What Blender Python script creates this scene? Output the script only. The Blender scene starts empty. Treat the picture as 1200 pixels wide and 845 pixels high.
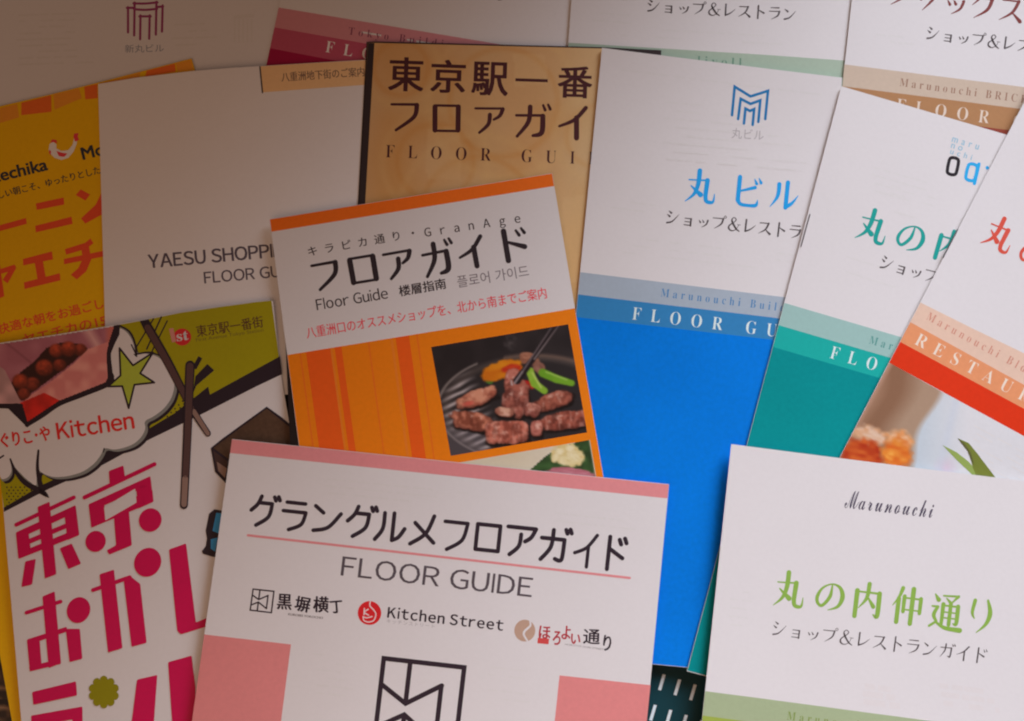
import bpy, bmesh, math, random
import numpy as np
from mathutils import Vector
from mathutils.geometry import tessellate_polygon
random.seed(4)
SC = bpy.context.scene
COL = SC.collection
# ------------------------------------------------------------------ camera
HF = math.tan(math.radians(20.0)); TILT = math.radians(8.5); DIST = 0.482
cd = bpy.data.cameras.new('camera'); cam = bpy.data.objects.new('camera', cd); COL.objects.link(cam)
cd.sensor_fit = 'HORIZONTAL'; cd.sensor_width = 36; cd.lens = 18 / HF
cd.clip_start = 0.01; cd.clip_end = 20
cam.location = (0, -DIST * math.sin(TILT), DIST * math.cos(TILT)); cam.rotation_euler = (TILT, 0, 0)
SC.camera = cam
# ------------------------------------------------------------------ light (a room lit by one window on the right)
W = bpy.data.worlds.new('World'); SC.world = W; W.use_nodes = True
bg = W.node_tree.nodes['Background']; bg.inputs[0].default_value = (1.0, 0.62, 0.44, 1); bg.inputs[1].default_value = 0.107
ld = bpy.data.lights.new('window_light', 'AREA'); ld.shape = 'RECTANGLE'; ld.size = 0.59; ld.size_y = 0.54
ld.energy = 1.68; ld.color = (0.87, 0.905, 1.0); ld.spread = math.radians(54)
lo = bpy.data.objects.new('window_light', ld); COL.objects.link(lo)
lo.location = (0.382, 0.087, 0.30)
lo.rotation_euler = (Vector((0.116, -0.399, 0.0)) - Vector(lo.location)).to_track_quat('-Z', 'Y').to_euler()
ld = bpy.data.lights.new('warm_fill', 'AREA'); ld.shape = 'SQUARE'; ld.size = 0.45; ld.energy = 0.60; ld.color = (1.0, 0.60, 0.38)  # added warm fill to lift the left and middle sheets, not a known lamp
lo = bpy.data.objects.new('warm_fill', ld); COL.objects.link(lo)
lo.location = (-0.14, -0.26, 0.46); lo.rotation_euler = (Vector((-0.07, 0.0, 0.0)) - Vector(lo.location)).to_track_quat('-Z', 'Y').to_euler()
SC.view_settings.view_transform = 'Standard'; SC.view_settings.look = 'None'
SC.view_settings.exposure = 0.0; SC.view_settings.gamma = 1.0
SC.view_settings.use_curve_mapping = False
SC.cycles.filter_width = 2.1
SC.cycles.max_bounces = 5

# ------------------------------------------------------------------ helpers
CP = np.array(cam.location); ct, st_ = math.cos(TILT), math.sin(TILT)
def ray(px, py):
    x = (px - 600) / 600 * HF; y = -(py - 422.5) / 600 * HF
    return np.array((x, ct * y + st_, st_ * y - ct))
def at(px, py, z):
    d = ray(px, py); k = (z - CP[2]) / d[2]
    return CP + d * k
def lin(c):
    return [((v / 255) / 12.92 if v <= 10 else (((v / 255) + 0.055) / 1.055) ** 2.4) for v in c]
def ink(c, paper=(200, 192, 195)):
    a, b = lin(c), lin(paper)
    return tuple(min(0.93, max(0.004, 0.8 * x / y)) for x, y in zip(a, b))
_mats = {}
def mat(name, rgb, rough=0.45, spec=0.22, var=0.05, vcol=False, scale=700, metal=0.0, bump=0.06):
    if name in _mats: return _mats[name]
    m = bpy.data.materials.new(name); m.use_nodes = True; nt = m.node_tree; b = nt.nodes['Principled BSDF']
    b.inputs['Roughness'].default_value = rough; b.inputs['Specular IOR Level'].default_value = spec
    b.inputs['Metallic'].default_value = metal
    tc = nt.nodes.new('ShaderNodeTexCoord')
    n = nt.nodes.new('ShaderNodeTexNoise'); n.inputs['Scale'].default_value = scale; n.inputs['Detail'].default_value = 4
    nt.links.new(tc.outputs['Object'], n.inputs['Vector'])
    n2 = nt.nodes.new('ShaderNodeTexNoise'); n2.inputs['Scale'].default_value = 28; n2.inputs['Detail'].default_value = 3
    nt.links.new(tc.outputs['Object'], n2.inputs['Vector'])
    ad = nt.nodes.new('ShaderNodeMath'); ad.operation = 'ADD'
    nt.links.new(n.outputs['Fac'], ad.inputs[0]); nt.links.new(n2.outputs['Fac'], ad.inputs[1])
    mr = nt.nodes.new('ShaderNodeMapRange'); mr.inputs['From Min'].default_value = 0.6; mr.inputs['From Max'].default_value = 1.4
    mr.inputs['To Min'].default_value = 1 - var; mr.inputs['To Max'].default_value = 1 + var
    nt.links.new(ad.outputs[0], mr.inputs['Value'])
    mx = nt.nodes.new('ShaderNodeVectorMath'); mx.operation = 'SCALE'
    if vcol:
        at_ = nt.nodes.new('ShaderNodeVertexColor'); at_.layer_name = 'print'
        nt.links.new(at_.outputs['Color'], mx.inputs[0])
    else:
        mx.inputs[0].default_value = rgb[:3]
    nt.links.new(mr.outputs[0], mx.inputs['Scale']); nt.links.new(mx.outputs[0], b.inputs['Base Color'])
    if bump:
        bp = nt.nodes.new('ShaderNodeBump'); bp.inputs['Strength'].default_value = bump; bp.inputs['Distance'].default_value = 0.0004
        nt.links.new(n.outputs['Fac'], bp.inputs['Height']); nt.links.new(bp.outputs[0], b.inputs['Normal'])
    _mats[name] = m; return m
ADJ = {'pale_green_ink': (0.807, 0.637, 0.679), 'pale_tan_ink': (0.884, 0.937, 0.952), 'tan_ink': (0.89, 0.831, 0.654), 'pale_blue_ink': (0.756, 0.592, 0.642), 'mid_blue_ink': (0.435, 0.49, 0.611), 'bright_blue_ink': (0.0, 0.788, 0.896), 'pale_teal_ink': (0.88, 0.761, 0.855), 'mid_teal_ink': (0.16, 0.821, 0.952), 'teal_ink': (0.0, 0.913, 0.938), 'pale_peach_ink': (0.901, 0.881, 0.881), 'light_orange_ink': (0.905, 0.896, 0.897), 'vermilion_ink': (0.875, 0.624, 0.301), 'pale_lime_ink': (0.844, 0.781, 0.86), 'lime_ink': (0.986, 1.005, 1.06), 'dusty_rose_ink': (0.931, 1.065, 0.954), 'dull_red_ink': (1.054, 1.541, 1.235), 'deep_red_ink': (1.129, 0.355, 0.891), 'orange_ink': (1.941, 0.854, 0.538), 'stripe_red_orange_ink': (1.012, 0.639, 0.768), 'olive_green_ink': (0.923, 0.905, 0.453), 'flower_green_ink': (0.682, 0.377, 0.139), 'magenta_ink': (1.042, 0.0, 1.546), 'warm_yellow_ink': (1.226, 1.242, 1.0), 'pink_ink': (1.019, 1.106, 1.133), 'salmon_ink': (0.992, 1.045, 1.084), 'tan_tab_ink': (1.509, 0.893, 0.896), 'deep_orange_ink': (5.334, 0.788, 0.973), 'star_olive_ink': (1.113, 1.16, 1.268)}
def I(name, c, paper=(200, 192, 195), **k):
    a = ADJ.get(name, (1, 1, 1))
    return mat(name, tuple(min(.95, max(.002, x * y)) for x, y in zip(ink(c, paper), a)), **k)

class Leaflet:
    """one brochure: an Empty at its top-left corner, a curl height-field in its own metric frame, printed parts laid on it"""
    def __init__(s, name, label, cat, z, tl, tr, bl, curl=None, group=None):
        s.z = z * 0.00092
        a, b, c = at(*tl, s.z), at(*tr, s.z), at(*bl, s.z)
        s.o = a; s.ex = (b - a)[:2]; s.W = np.linalg.norm(s.ex); s.ex = s.ex / s.W
        s.ey = np.array((s.ex[1], -s.ex[0])); s.H = abs(float(np.dot((c - a)[:2], s.ey)))
        s.curl = curl; s.ph = z * 2.3; s.lay = 1.8e-5 if name in ('sweets_brochure', 'restaurant_guide', 'morning_brochure') else 0.9e-5
        e = bpy.data.objects.new(name, None); e.empty_display_size = 0.01; COL.objects.link(e)
        e.location = a; e['label'] = label; e['category'] = cat
        if group: e['group'] = group
        s.root = e
    def h(s, x, y):
        if not s.curl: return 0.0
        d = np.array((x, y)) - s.o[:2]
        a, c = float(np.dot(d, s.ex)) / s.W, float(np.dot(d, s.ey)) / s.H
        return (s.curl(a, c) + .10 * math.sin(4.3 * a + 2.6 * c + s.ph) + .08 * math.sin(6.5 * c - 2.2 * a + s.ph)) * 0.00075
    def pt(s, px, py, up=0.0):
        if not s.curl: return at(px, py, s.z + up)
        z = s.z + up
        for _ in range(5):
            p = at(px, py, z); z = s.z + up + s.h(p[0], p[1])
        return at(px, py, z)
    def link(s, name, verts, faces, m, parent=None, cols=None):
        par = parent or s.root
        me = bpy.data.meshes.new(name)
        v = [tuple(np.array(p) - s.o) for p in verts]
        me.from_pydata(v, [], faces); me.materials.append(m)
        if s.curl: me.polygons.foreach_set('use_smooth', [True] * len(me.polygons))
        if cols is not None:
            ca = me.color_attributes.new('print', 'FLOAT_COLOR', 'POINT')
            ca.data.foreach_set('color', np.concatenate([cols, np.ones((len(cols), 1))], 1).astype('f').ravel())
        o = bpy.data.objects.new(name, me); COL.objects.link(o); o.parent = par
        return o
    def flat(s, name, v2, faces, m, L=1, parent=None, dz=None):
        """v2: list of photo points, laid on the sheet at print layer L"""
        if s.curl:
            v2, faces, dz = cut(v2, faces, dz)
        up = 0.000006 + s.lay * L
        V = [s.pt(p[0], p[1], up + (dz[i] if dz is not None else 0)) for i, p in enumerate(v2)]
        fs = []
        for f in faces:
            a, b, c = v2[f[0]], v2[f[1]], v2[f[2]]
            ar = sum(v2[f[i]][0] * v2[f[(i + 1) % len(f)]][1] - v2[f[(i + 1) % len(f)]][0] * v2[f[i]][1] for i in range(len(f)))
            fs.append(list(f) if ar < 0 else list(f)[::-1])
        return s.link(name, V, fs, m, parent)
    def poly(s, name, polys, m, L=1, parent=None):
        if not isinstance(polys[0][0], (tuple, list)): polys = [polys]
        v, f, dz = [], [], []
        for k, p in enumerate(polys):
            n = len(v); v += [tuple(q) for q in p]; dz += [k * 6e-7] * len(p)
            tris = tessellate_polygon([[Vector((q[0], q[1], 0)) for q in p]])
            f += [[n + i for i in t] for t in tris]
        return s.flat(name, v, f, m, L, parent, dz)
    def strokes(s, name, sts, m, L=1, parent=None, smooth=True):
        v, f, dz = [], [], []
        for k, st in enumerate(sts): stroke(v, f, dz, st, k * 6e-7, smooth)
        return s.flat(name, v, f, m, L, parent, dz)
    def sheet(s, name, outline, m, top=0.0, th=0.00009, parent=None):
        """a real sheet of paper with thickness th whose upper face is 'top' above the leaflet's base height"""
        o2 = dens(outline)
        v2, faces, _ = cut(o2, [list(range(len(o2)))], None, 16 if s.curl else 90)
        bm = bmesh.new()
        vs = [bm.verts.new(Vector(s.pt(p[0], p[1], top)) - Vector(s.o)) for p in v2]
        for f in faces:
            try: bm.faces.new([vs[i] for i in f])
            except ValueError: pass
        bmesh.ops.remove_doubles(bm, verts=bm.verts, dist=1e-7)
        bmesh.ops.recalc_face_normals(bm, faces=bm.faces)
        if sum(f.normal.z for f in bm.faces) < 0: bmesh.ops.reverse_faces(bm, faces=bm.faces)
        g = bmesh.ops.extrude_face_region(bm, geom=list(bm.faces))
        nv = [q for q in g['geom'] if isinstance(q, bmesh.types.BMVert)]
        for q in nv: q.co.z += 0.0
        nvs = set(nv)
        for q in bm.verts:
            if q not in nvs: q.co.z -= th
        bmesh.ops.recalc_face_normals(bm, faces=bm.faces)
        me = bpy.data.meshes.new(name); bm.to_mesh(me); bm.free(); me.materials.append(m)
        if s.curl:
            for p in me.polygons: p.use_smooth = True
            me.set_sharp_from_angle(angle=0.6)
        o = bpy.data.objects.new(name, me); COL.objects.link(o); o.parent = parent or s.root
        return o
    def body(s, outline, m_cover, m_page, n=3, shift=(0.25, 0.25)):
        c = s.sheet('cover', outline, m_cover)
        cx = sum(p[0] for p in outline) / len(outline); cy = sum(p[1] for p in outline) / len(outline)
        for k in range(n):
            r = random.uniform
            dx, dy = shift[0] * r(-1, 1), shift[1] * r(-1, 1)
            ol = [(p[0] + dx - 0.35 * np.sign(p[0] - cx), p[1] + dy - 0.35 * np.sign(p[1] - cy)) for p in outline]
            s.sheet('page', ol, m_page, top=-0.00012 * (k + 1) - 0.00001, th=0.00007)
        return c
    # ---------------- printed photograph: a fine sheet of coloured dots
    def photo(s, name, x0, x1, y0, y1, fn, inside, m, L=2, step=1.1, parent=None):
        nx, ny = int((x1 - x0) / step) + 1, int((y1 - y0) / step) + 1
        X, Y = np.meshgrid(np.linspace(x0, x1, nx), np.linspace(y0, y1, ny))
        C = fn(X, Y); Cf = C.reshape(-1, 3); Cl = np.where(Cf <= .04, Cf / 12.92, ((np.clip(Cf, 0, 1) + .055) / 1.055) ** 2.4)
        keep = inpoly(X, Y, inside)
        up = 0.000006 + s.lay * L
        V = [s.pt(a, b, up) for a, b in zip(X.ravel(), Y.ravel())]
        F = []
        for j in range(ny - 1):
            for i in range(nx - 1):
                if keep[j, i] and keep[j + 1, i + 1] and keep[j, i + 1] and keep[j + 1, i]:
                    a = j * nx + i; F.append((a, a + nx, a + nx + 1, a + 1))
        return s.link(name, V, F, m, parent, cols=Cl)
    def photoq(s, name, q, nx, ny, fn, m, L=2, parent=None):
        A, B, D, C_ = [np.array(p, float) for p in q]       # tl, tr, br, bl
        u, w = np.meshgrid(np.linspace(0, 1, nx), np.linspace(0, 1, ny)); u = u[..., None]; w = w[..., None]
        P = (A * (1 - u) + B * u) * (1 - w) + (C_ * (1 - u) + D * u) * w
        C = np.clip(fn(P[..., 0], P[..., 1]), 0, 1).reshape(-1, 3); Cl = np.where(C <= .04, C / 12.92, ((C + .055) / 1.055) ** 2.4)
        up = 0.000006 + s.lay * L
        V = [s.pt(a[0], a[1], up) for a in P.reshape(-1, 2)]
        F = [(j * nx + i, (j + 1) * nx + i, (j + 1) * nx + i + 1, j * nx + i + 1) for j in range(ny - 1) for i in range(nx - 1)]
        return s.link(name, V, F, m, parent, cols=Cl)
    # ---------------- lettering from the built-in font
    def text(s, name, t, x0, y0, x1, y1, h, m, L=3, track=1.0, bold=(), off=0.0, cjk=None, up=None, parent=None):
        V, F, bb = glyphs(t, track, off)
        if cjk is None: cjk = any(ord(c) > 0x2fff and ord(c) < 0xfff0 for c in t)
        xa, xb, ya, yb = bb
        if not cjk: ya = 0.0
        dx, dy = x1 - x0, y1 - y0; n = math.hypot(dx, dy)
        u = up if up else (dy / n, -dx / n)
        v2, f, dz = [], [], []
        for k, (bx, by) in enumerate([(0, 0)] + list(bold)):
            b = len(v2)
            for (x, y) in V:
                a = (x - xa) / (xb - xa); c = (y - ya) / (yb - ya)
                v2.append((x0 + dx * a + u[0] * h * c + bx, y0 + dy * a + u[1] * h * c + by)); dz.append(k * 6e-7)
            f += [[b + i for i in q] for q in F]
        return s.flat(name, v2, f, m, L, parent, dz)
    def sans(s, name, t, x0, y0, x1, y1, h, m, L=3, gap=.11, bold=(), off=0.0, parent=None):
        """latin lettering packed from the full-width grotesque capitals of the built-in font"""
        V, F, cx = [], [], 0.0
        for c in t:
            if c == ' ': cx += .26; continue
            v, f, bb = glyphs(chr(ord(c) + 0xFEE0), 1.0, off); n = len(V)
            if c in 'Iil':
                H_ = glyphs('Ｈ', 1.0, off)[2]; a0, hh = H_[2], H_[3] - H_[2]; t_ = .075; top = {'I': 1, 'l': 1.05, 'i': .72}[c] * hh
                v = [(0, a0), (t_, a0), (t_, a0 + top), (0, a0 + top)]; f = [[0, 1, 2, 3]]; bb = (0, t_, 0, 0)
                if c == 'i': v += [(-.01, a0 + .9 * hh), (t_ + .01, a0 + .9 * hh), (t_ + .01, a0 + 1.04 * hh), (-.01, a0 + 1.04 * hh)]; f += [[4, 5, 6, 7]]
            V += [(x - bb[0] + cx, y) for x, y in v]; F += [[n + i for i in q] for q in f]; cx += bb[1] - bb[0] + gap
        ref = glyphs('Ｈ', 1.0, off)[2]; W_ = cx - gap
        dx, dy = x1 - x0, y1 - y0; n = math.hypot(dx, dy); u = (dy / n, -dx / n); v2, f2, dz = [], [], []
        for k, (bx, by) in enumerate([(0, 0)] + list(bold)):
            b_ = len(v2)
            for (x, y) in V:
                a = x / W_; c = (y - ref[2]) / (ref[3] - ref[2])
                v2.append((x0 + dx * a + u[0] * h * c + bx, y0 + dy * a + u[1] * h * c + by)); dz.append(k * 6e-7)
            f2 += [[b_ + i for i in q] for q in F]
        return s.flat(name, v2, f2, m, L, parent, dz)
    # ---------------- lettering drawn stroke by stroke
    def drawn(s, name, items, m, style, L=3, wf=1.0, parent=None):
        """items: (char, x, y, w, h, slope) box = top-left corner, size, baseline slope"""
        v, f, dz = [], [], []; k = 0
        for (c, x, y, w, h, sl) in items:
            n = math.sqrt(1 + sl * sl); e1 = (1 / n, sl / n); e2 = (-sl / n, 1 / n)
            for st in style[c]:
                pts = [(x + (a * e1[0] * w + b * e2[0] * h) / 100, y + (a * e1[1] * w + b * e2[1] * h) / 100, q * wf * min(w, h) / 100) for a, b, q in st]
                stroke(v, f, dz, pts, k * 5e-7, True); k += 1
        return s.flat(name, v, f, m, L, parent, dz)
    def line(s, name, t, x0, y0, x1, y1, h, m, style, L=3, wf=1.15, parent=None):
        """drawn text whose foot runs from (x0,y0) to (x1,y1)"""
        n = len(t); sl = (y1 - y0) / (x1 - x0); pitch = (x1 - x0) / (n - 0.08); q = math.sqrt(1 + sl * sl); it = []
        for i, c in enumerate(t):
            fx, fy = x0 + pitch * i, y0 + pitch * i * sl
            it.append((c, fx + sl / q * h, fy - h / q, pitch * .95 * q, h, sl))
        return s.drawn(name, it, m, style, L, wf, parent)
    def ghost(s, x0, y0, x1, y1, rows, dy, m, slope=None, seed=1, L=0.5, gap=0.2, thick=2.2):
        """print of the inside page showing faintly through the sheet"""
        r = random.Random(seed); P = []
        sl = (y1 - y0) / (x1 - x0)
        for k in range(rows):
            if r.random() < 0.12: continue
            x = x0 + r.uniform(0, 6); xe = x1 - r.uniform(0, (x1 - x0) * .35)
            while x < xe:
                w = r.uniform(5, 26); y = y0 + (x - x0) * sl + k * dy
                if r.random() > gap: 
                    a = min(w, xe - x)
                    P.append([(x, y), (x + a, y + a * sl), (x + a, y + a * sl + thick), (x, y + thick)])
                x += w + r.uniform(1, 5)
        if P: s.poly('show_through_print', P, m, L)

def inpoly(X, Y, P):
    r = np.zeros(X.shape, bool); n = len(P)
    for i in range(n):
        x1, y1 = P[i]; x2, y2 = P[(i + 1) % n]
        if y1 == y2: continue
        c = ((y1 > Y) != (y2 > Y)) & (X < (x2 - x1) * (Y - y1) / (y2 - y1) + x1)
        r ^= c
    return r
def dens(P, step=24):
    o = []
    for i in range(len(P)):
        a, b = P[i], P[(i + 1) % len(P)]; n = max(1, int(math.hypot(b[0] - a[0], b[1] - a[1]) / step))
        for k in range(n): o.append((a[0] + (b[0] - a[0]) * k / n, a[1] + (b[1] - a[1]) * k / n))
    return o
def cut(v2, faces, dz, step=16):
    bm = bmesh.new(); vs = [bm.verts.new((p[0], p[1], (dz[i] * 1e3 if dz is not None else 0))) for i, p in enumerate(v2)]
    for f in faces:
        try: bm.faces.new([vs[i] for i in f])
        except ValueError: pass
    for ax in (0, 1):
        lo_ = min(p[ax] for p in v2); hi = max(p[ax] for p in v2)
        k = math.floor(lo_ / step) + 1
        while k * step < hi:
            co = [0, 0, 0]; no = [0, 0, 0]; co[ax] = k * step; no[ax] = 1
            bmesh.ops.bisect_plane(bm, geom=bm.verts[:] + bm.edges[:] + bm.faces[:], plane_co=co, plane_no=no, dist=1e-4)
            k += 1
    bm.verts.index_update()
    V = [(v.co.x, v.co.y) for v in bm.verts]; D = [v.co.z * 1e-3 for v in bm.verts]
    F = [[v.index for v in f.verts] for f in bm.faces]; bm.free()
    return V, F, D
def stroke(v, f, dz, pts, z, smooth=True):
    pts = [p if len(p) == 3 else (p[0], p[1], pts[0][2]) for p in pts]
    P = []
    if smooth and len(pts) > 2:
        q = [pts[0]] + list(pts) + [pts[-1]]
        if pts[0] == pts[-1]: q[0] = pts[-2]; q[-1] = pts[1]
        for i in range(1, len(q) - 2):
            for k in range(6):
                t = k / 6; a, b, c, d = q[i - 1], q[i], q[i + 1], q[i + 2]
                P.append(tuple(0.5 * (2 * b[j] + (c[j] - a[j]) * t + (2 * a[j] - 5 * b[j] + 4 * c[j] - d[j]) * t * t + (3 * b[j] - a[j] - 3 * c[j] + d[j]) * t ** 3) for j in range(3)))
        P.append(pts[-1])
    else: P = list(pts)
    n0 = len(v); n = len(P)
    for i, p in enumerate(P):
        a = P[max(0, i - 1)]; b = P[min(n - 1, i + 1)]
        dx, dy = b[0] - a[0], b[1] - a[1]; l = math.hypot(dx, dy) or 1
        w = max(p[2], 0.05) / 2
        if 0 < i < n - 1:
            d1 = (p[0] - a[0], p[1] - a[1]); d2 = (b[0] - p[0], b[1] - p[1])
            l1 = math.hypot(*d1) or 1; l2 = math.hypot(*d2) or 1
            tx, ty = d1[0] / l1 + d2[0] / l2, d1[1] / l1 + d2[1] / l2; tl = math.hypot(tx, ty) or 1
            c = max(0.45, (tx * d1[0] + ty * d1[1]) / (tl * l1)); w = w / c; dx, dy, l = tx, ty, tl
        v.append((p[0] - dy / l * w, p[1] + dx / l * w)); v.append((p[0] + dy / l * w, p[1] - dx / l * w)); dz += [z, z]
    for i in range(n - 1): f.append([n0 + 2 * i, n0 + 2 * i + 1, n0 + 2 * i + 3, n0 + 2 * i + 2])
    if pts[0][:2] != pts[-1][:2] or len(pts) < 3:
        for (p, q, i) in ((P[0], P[1], 0), (P[-1], P[-2], n - 1)):       # round ends
            ang = math.atan2(p[1] - q[1], p[0] - q[0]); w = max(p[2], .05) / 2; b = len(v)
            if w < 0.15: continue
            for k in range(7):
                t = ang - math.pi / 2 + math.pi * k / 6; v.append((p[0] + math.cos(t) * w, p[1] + math.sin(t) * w)); dz.append(z)
            f.append(list(range(b, b + 7)))
_gc = {}
def glyphs(t, track, off):
    key = (t, track, off)
    if key in _gc: return _gc[key]
    c = bpy.data.curves.new('t', 'FONT'); c.body = t; c.offset = off; c.space_character = track; c.resolution_u = 3
    o = bpy.data.objects.new('t', c); COL.objects.link(o)
    dg = bpy.context.evaluated_depsgraph_get(); dg.update()
    me = bpy.data.meshes.new_from_object(o.evaluated_get(dg))
    V = [(v.co.x, v.co.y) for v in me.vertices]; F = [list(p.vertices) for p in me.polygons]
    bpy.data.objects.remove(o); bpy.data.curves.remove(c); bpy.data.meshes.remove(me)
    xs = [p[0] for p in V]; ys = [p[1] for p in V]
    _gc[key] = (V, F, (min(xs), max(xs), min(ys), max(ys))); return _gc[key]
def serif(t):
    o = ''
    for c in t:
        if 'A' <= c <= 'Z': o += chr(0x1D400 + ord(c) - 65)
        elif 'a' <= c <= 'z': o += chr(0x1D41A + ord(c) - 97)
        else: o += c
    return o
def script(t):
    return ''.join(chr(0x1D4D0 + ord(c) - 65) if 'A' <= c <= 'Z' else chr(0x1D4EA + ord(c) - 97) for c in t)
def ell(cx, cy, rx, ry, n=28, a=0.0):
    return [(cx + rx * math.cos(t) * math.cos(a) - ry * math.sin(t) * math.sin(a), cy + rx * math.cos(t) * math.sin(a) + ry * math.sin(t) * math.cos(a)) for t in [2 * math.pi * k / n for k in range(n)]]
def on(a, b, x):
    return (x, a[1] + (b[1] - a[1]) * (x - a[0]) / (b[0] - a[0]))
B1 = ((.3, 0),); B2 = ((.5, 0), (.25, .3)); B3 = ((.9, 0), (.45, 0), (.45, .5))

# drawn alphabets, each glyph in a 100 x 100 box
DK = [[(80, 4, 2), (87, 16, 8)], [(92, 2, 2), (99, 14, 8)]]
MIN = {
 'シ': [[(18, 12, 3), (36, 24, 12)], [(10, 36, 3), (28, 48, 12)], [(14, 92, 10), (50, 78, 8), (90, 28, 2)]],
 'ョ': [[(28, 48, 5), (72, 48, 7)], [(70, 48, 10), (70, 95, 10)], [(30, 70, 5), (68, 70, 5)], [(26, 92, 5), (72, 92, 6)]],
 'ッ': [[(20, 50, 3), (30, 64, 10)], [(42, 46, 3), (52, 60, 10)], [(80, 46, 10), (70, 75, 8), (40, 96, 2)]],
 'プ': [[(8, 24, 5), (78, 22, 6)], [(78, 22, 11), (66, 60, 9), (22, 94, 2)], [(90, 2, 3.5), (98, 10, 3.5), (90, 18, 3.5), (82, 10, 3.5), (90, 2, 3.5)]],
 'ブ': [[(8, 24, 5), (78, 22, 6)], [(78, 22, 11), (66, 60, 9), (22, 94, 2)]] + DK,
 '＆': [[(90, 94, 5), (66, 78, 10), (38, 40, 12), (32, 18, 7), (46, 6, 5), (60, 18, 6), (48, 36, 5), (18, 62, 8), (18, 84, 10), (40, 95, 6), (66, 82, 4), (82, 52, 3)], [(72, 50, 3), (94, 50, 3)]],
 'レ': [[(25, 10, 10), (25, 86, 10)], [(25, 88, 10), (60, 70, 7), (92, 40, 2)]],
 'ス': [[(14, 20, 5), (74, 18, 6)], [(74, 18, 11), (55, 60, 9), (10, 92, 2)], [(52, 58, 3), (88, 88, 13)]],
 'ト': [[(40, 6, 10), (40, 96, 10)], [(42, 36, 4), (80, 56, 11)]],
 'ラ': [[(22, 14, 5), (78, 12, 7)], [(12, 40, 5), (82, 38, 6)], [(82, 38, 11), (70, 70, 9), (28, 96, 2)]],
 'ン': [[(12, 18, 3), (34, 34, 12)], [(14, 90, 10), (50, 76, 8), (90, 28, 2)]],
 'ガ': [[(10, 32, 5), (78, 30, 6)], [(78, 30, 10), (74, 84, 10), (58, 80, 3)], [(42, 8, 9), (38, 50, 9), (12, 92, 2)]] + DK,
 'イ': [[(80, 8, 10), (50, 42, 8), (8, 64, 2)], [(56, 38, 10), (56, 96, 10)]],
 'ド': [[(36, 6, 10), (36, 96, 10)], [(38, 38, 4), (74, 56, 11)], [(68, 12, 2), (76, 26, 8)], [(82, 8, 2), (90, 22, 8)]],
 'ビ': [[(24, 8, 11), (24, 80, 11)], [(24, 78, 11), (34, 91, 9), (62, 93, 8), (84, 90, 9), (88, 74, 2)], [(26, 52, 5), (76, 36, 9)], [(72, 10, 2), (80, 24, 8)], [(86, 6, 2), (94, 20, 8)]],
 'ル': [[(30, 16, 11), (28, 56, 9), (6, 92, 2)], [(58, 8, 11), (58, 90, 11)], [(58, 88, 11), (78, 74, 8), (96, 48, 2)]],
 'リ': [[(26, 14, 11), (26, 60, 10)], [(72, 8, 11), (72, 50, 10), (36, 98, 2)]],
 'ク': [[(40, 6, 9), (30, 30, 7), (8, 54, 2)], [(38, 26, 5), (80, 24, 6)], [(80, 24, 12), (66, 64, 10), (20, 98, 2)]],
 'エ': [[(14, 16, 6), (86, 16, 6)], [(50, 16, 11), (50, 84, 11)], [(4, 86, 6), (96, 86, 8)]],
 'ア': [[(10, 16, 6), (88, 14, 7)], [(88, 14, 11), (76, 36, 6), (60, 48, 2)], [(50, 34, 10), (46, 68, 8), (18, 96, 2)]],
 '丸': [[(8, 33, 3.5), (36, 32, 4), (68, 30, 5)], [(40, 4, 12), (39, 44, 11), (28, 74, 8), (2, 97, 2)], [(68, 30, 12), (66, 76, 11)], [(66, 74, 11), (70, 90, 10), (82, 94, 9), (93, 90, 6), (95, 68, 2)], [(16, 50, 3), (50, 74, 13)]],
 'の': [[(54, 16, 4), (50, 52, 9), (28, 82, 8), (12, 76, 8), (8, 56, 9), (22, 28, 6), (52, 12, 4), (80, 20, 8), (92, 48, 12), (80, 80, 8), (48, 95, 2)]],
 '内': [[(13, 26, 12), (13, 98, 11)], [(13, 28, 4), (86, 28, 6)], [(86, 28, 12), (86, 90, 11), (72, 88, 3)], [(50, 4, 11), (46, 44, 9), (22, 74, 2)], [(50, 42, 4), (70, 66, 11)]],
 '仲': [[(30, 4, 10), (20, 30, 7), (2, 54, 2)], [(20, 34, 11), (20, 98, 11)], [(38, 26, 10), (38, 68, 9)], [(38, 30, 4), (92, 30, 5)], [(92, 28, 10), (92, 68, 9)], [(38, 62, 4), (92, 62, 4)], [(65, 4, 12), (65, 99, 11)]],
 '通': [[(10, 8, 3), (22, 22, 11)], [(4, 40, 4), (22, 40, 6)], [(22, 40, 7), (12, 62, 9), (22, 78, 6)], [(2, 92, 6), (20, 80, 6)], [(20, 80, 5), (50, 93, 9), (97, 95, 12)], [(38, 32, 10), (38, 84, 8)], [(38, 35, 4), (84, 35, 5)], [(84, 34, 10), (84, 78, 9), (74, 80, 3)], [(38, 52, 3.5), (84, 52, 3.5)], [(38, 67, 3.5), (84, 67, 3.5)], [(61, 28, 9), (61, 84, 9)], [(36, 10, 4), (82, 8, 5)], [(82, 8, 7), (66, 24, 4)], [(46, 16, 3), (62, 28, 8)]],
 'り': [[(22, 10, 10), (17, 44, 8), (26, 60, 3)], [(66, 6, 6), (78, 40, 12), (68, 72, 9), (38, 99, 2)]],
}
R_ = 9.5
def RD(*s): return [[(a, b, R_) for a, b in t] for t in s]
DR = ([(80, 2), (85, 13)], [(93, 0), (98, 11)])
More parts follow.
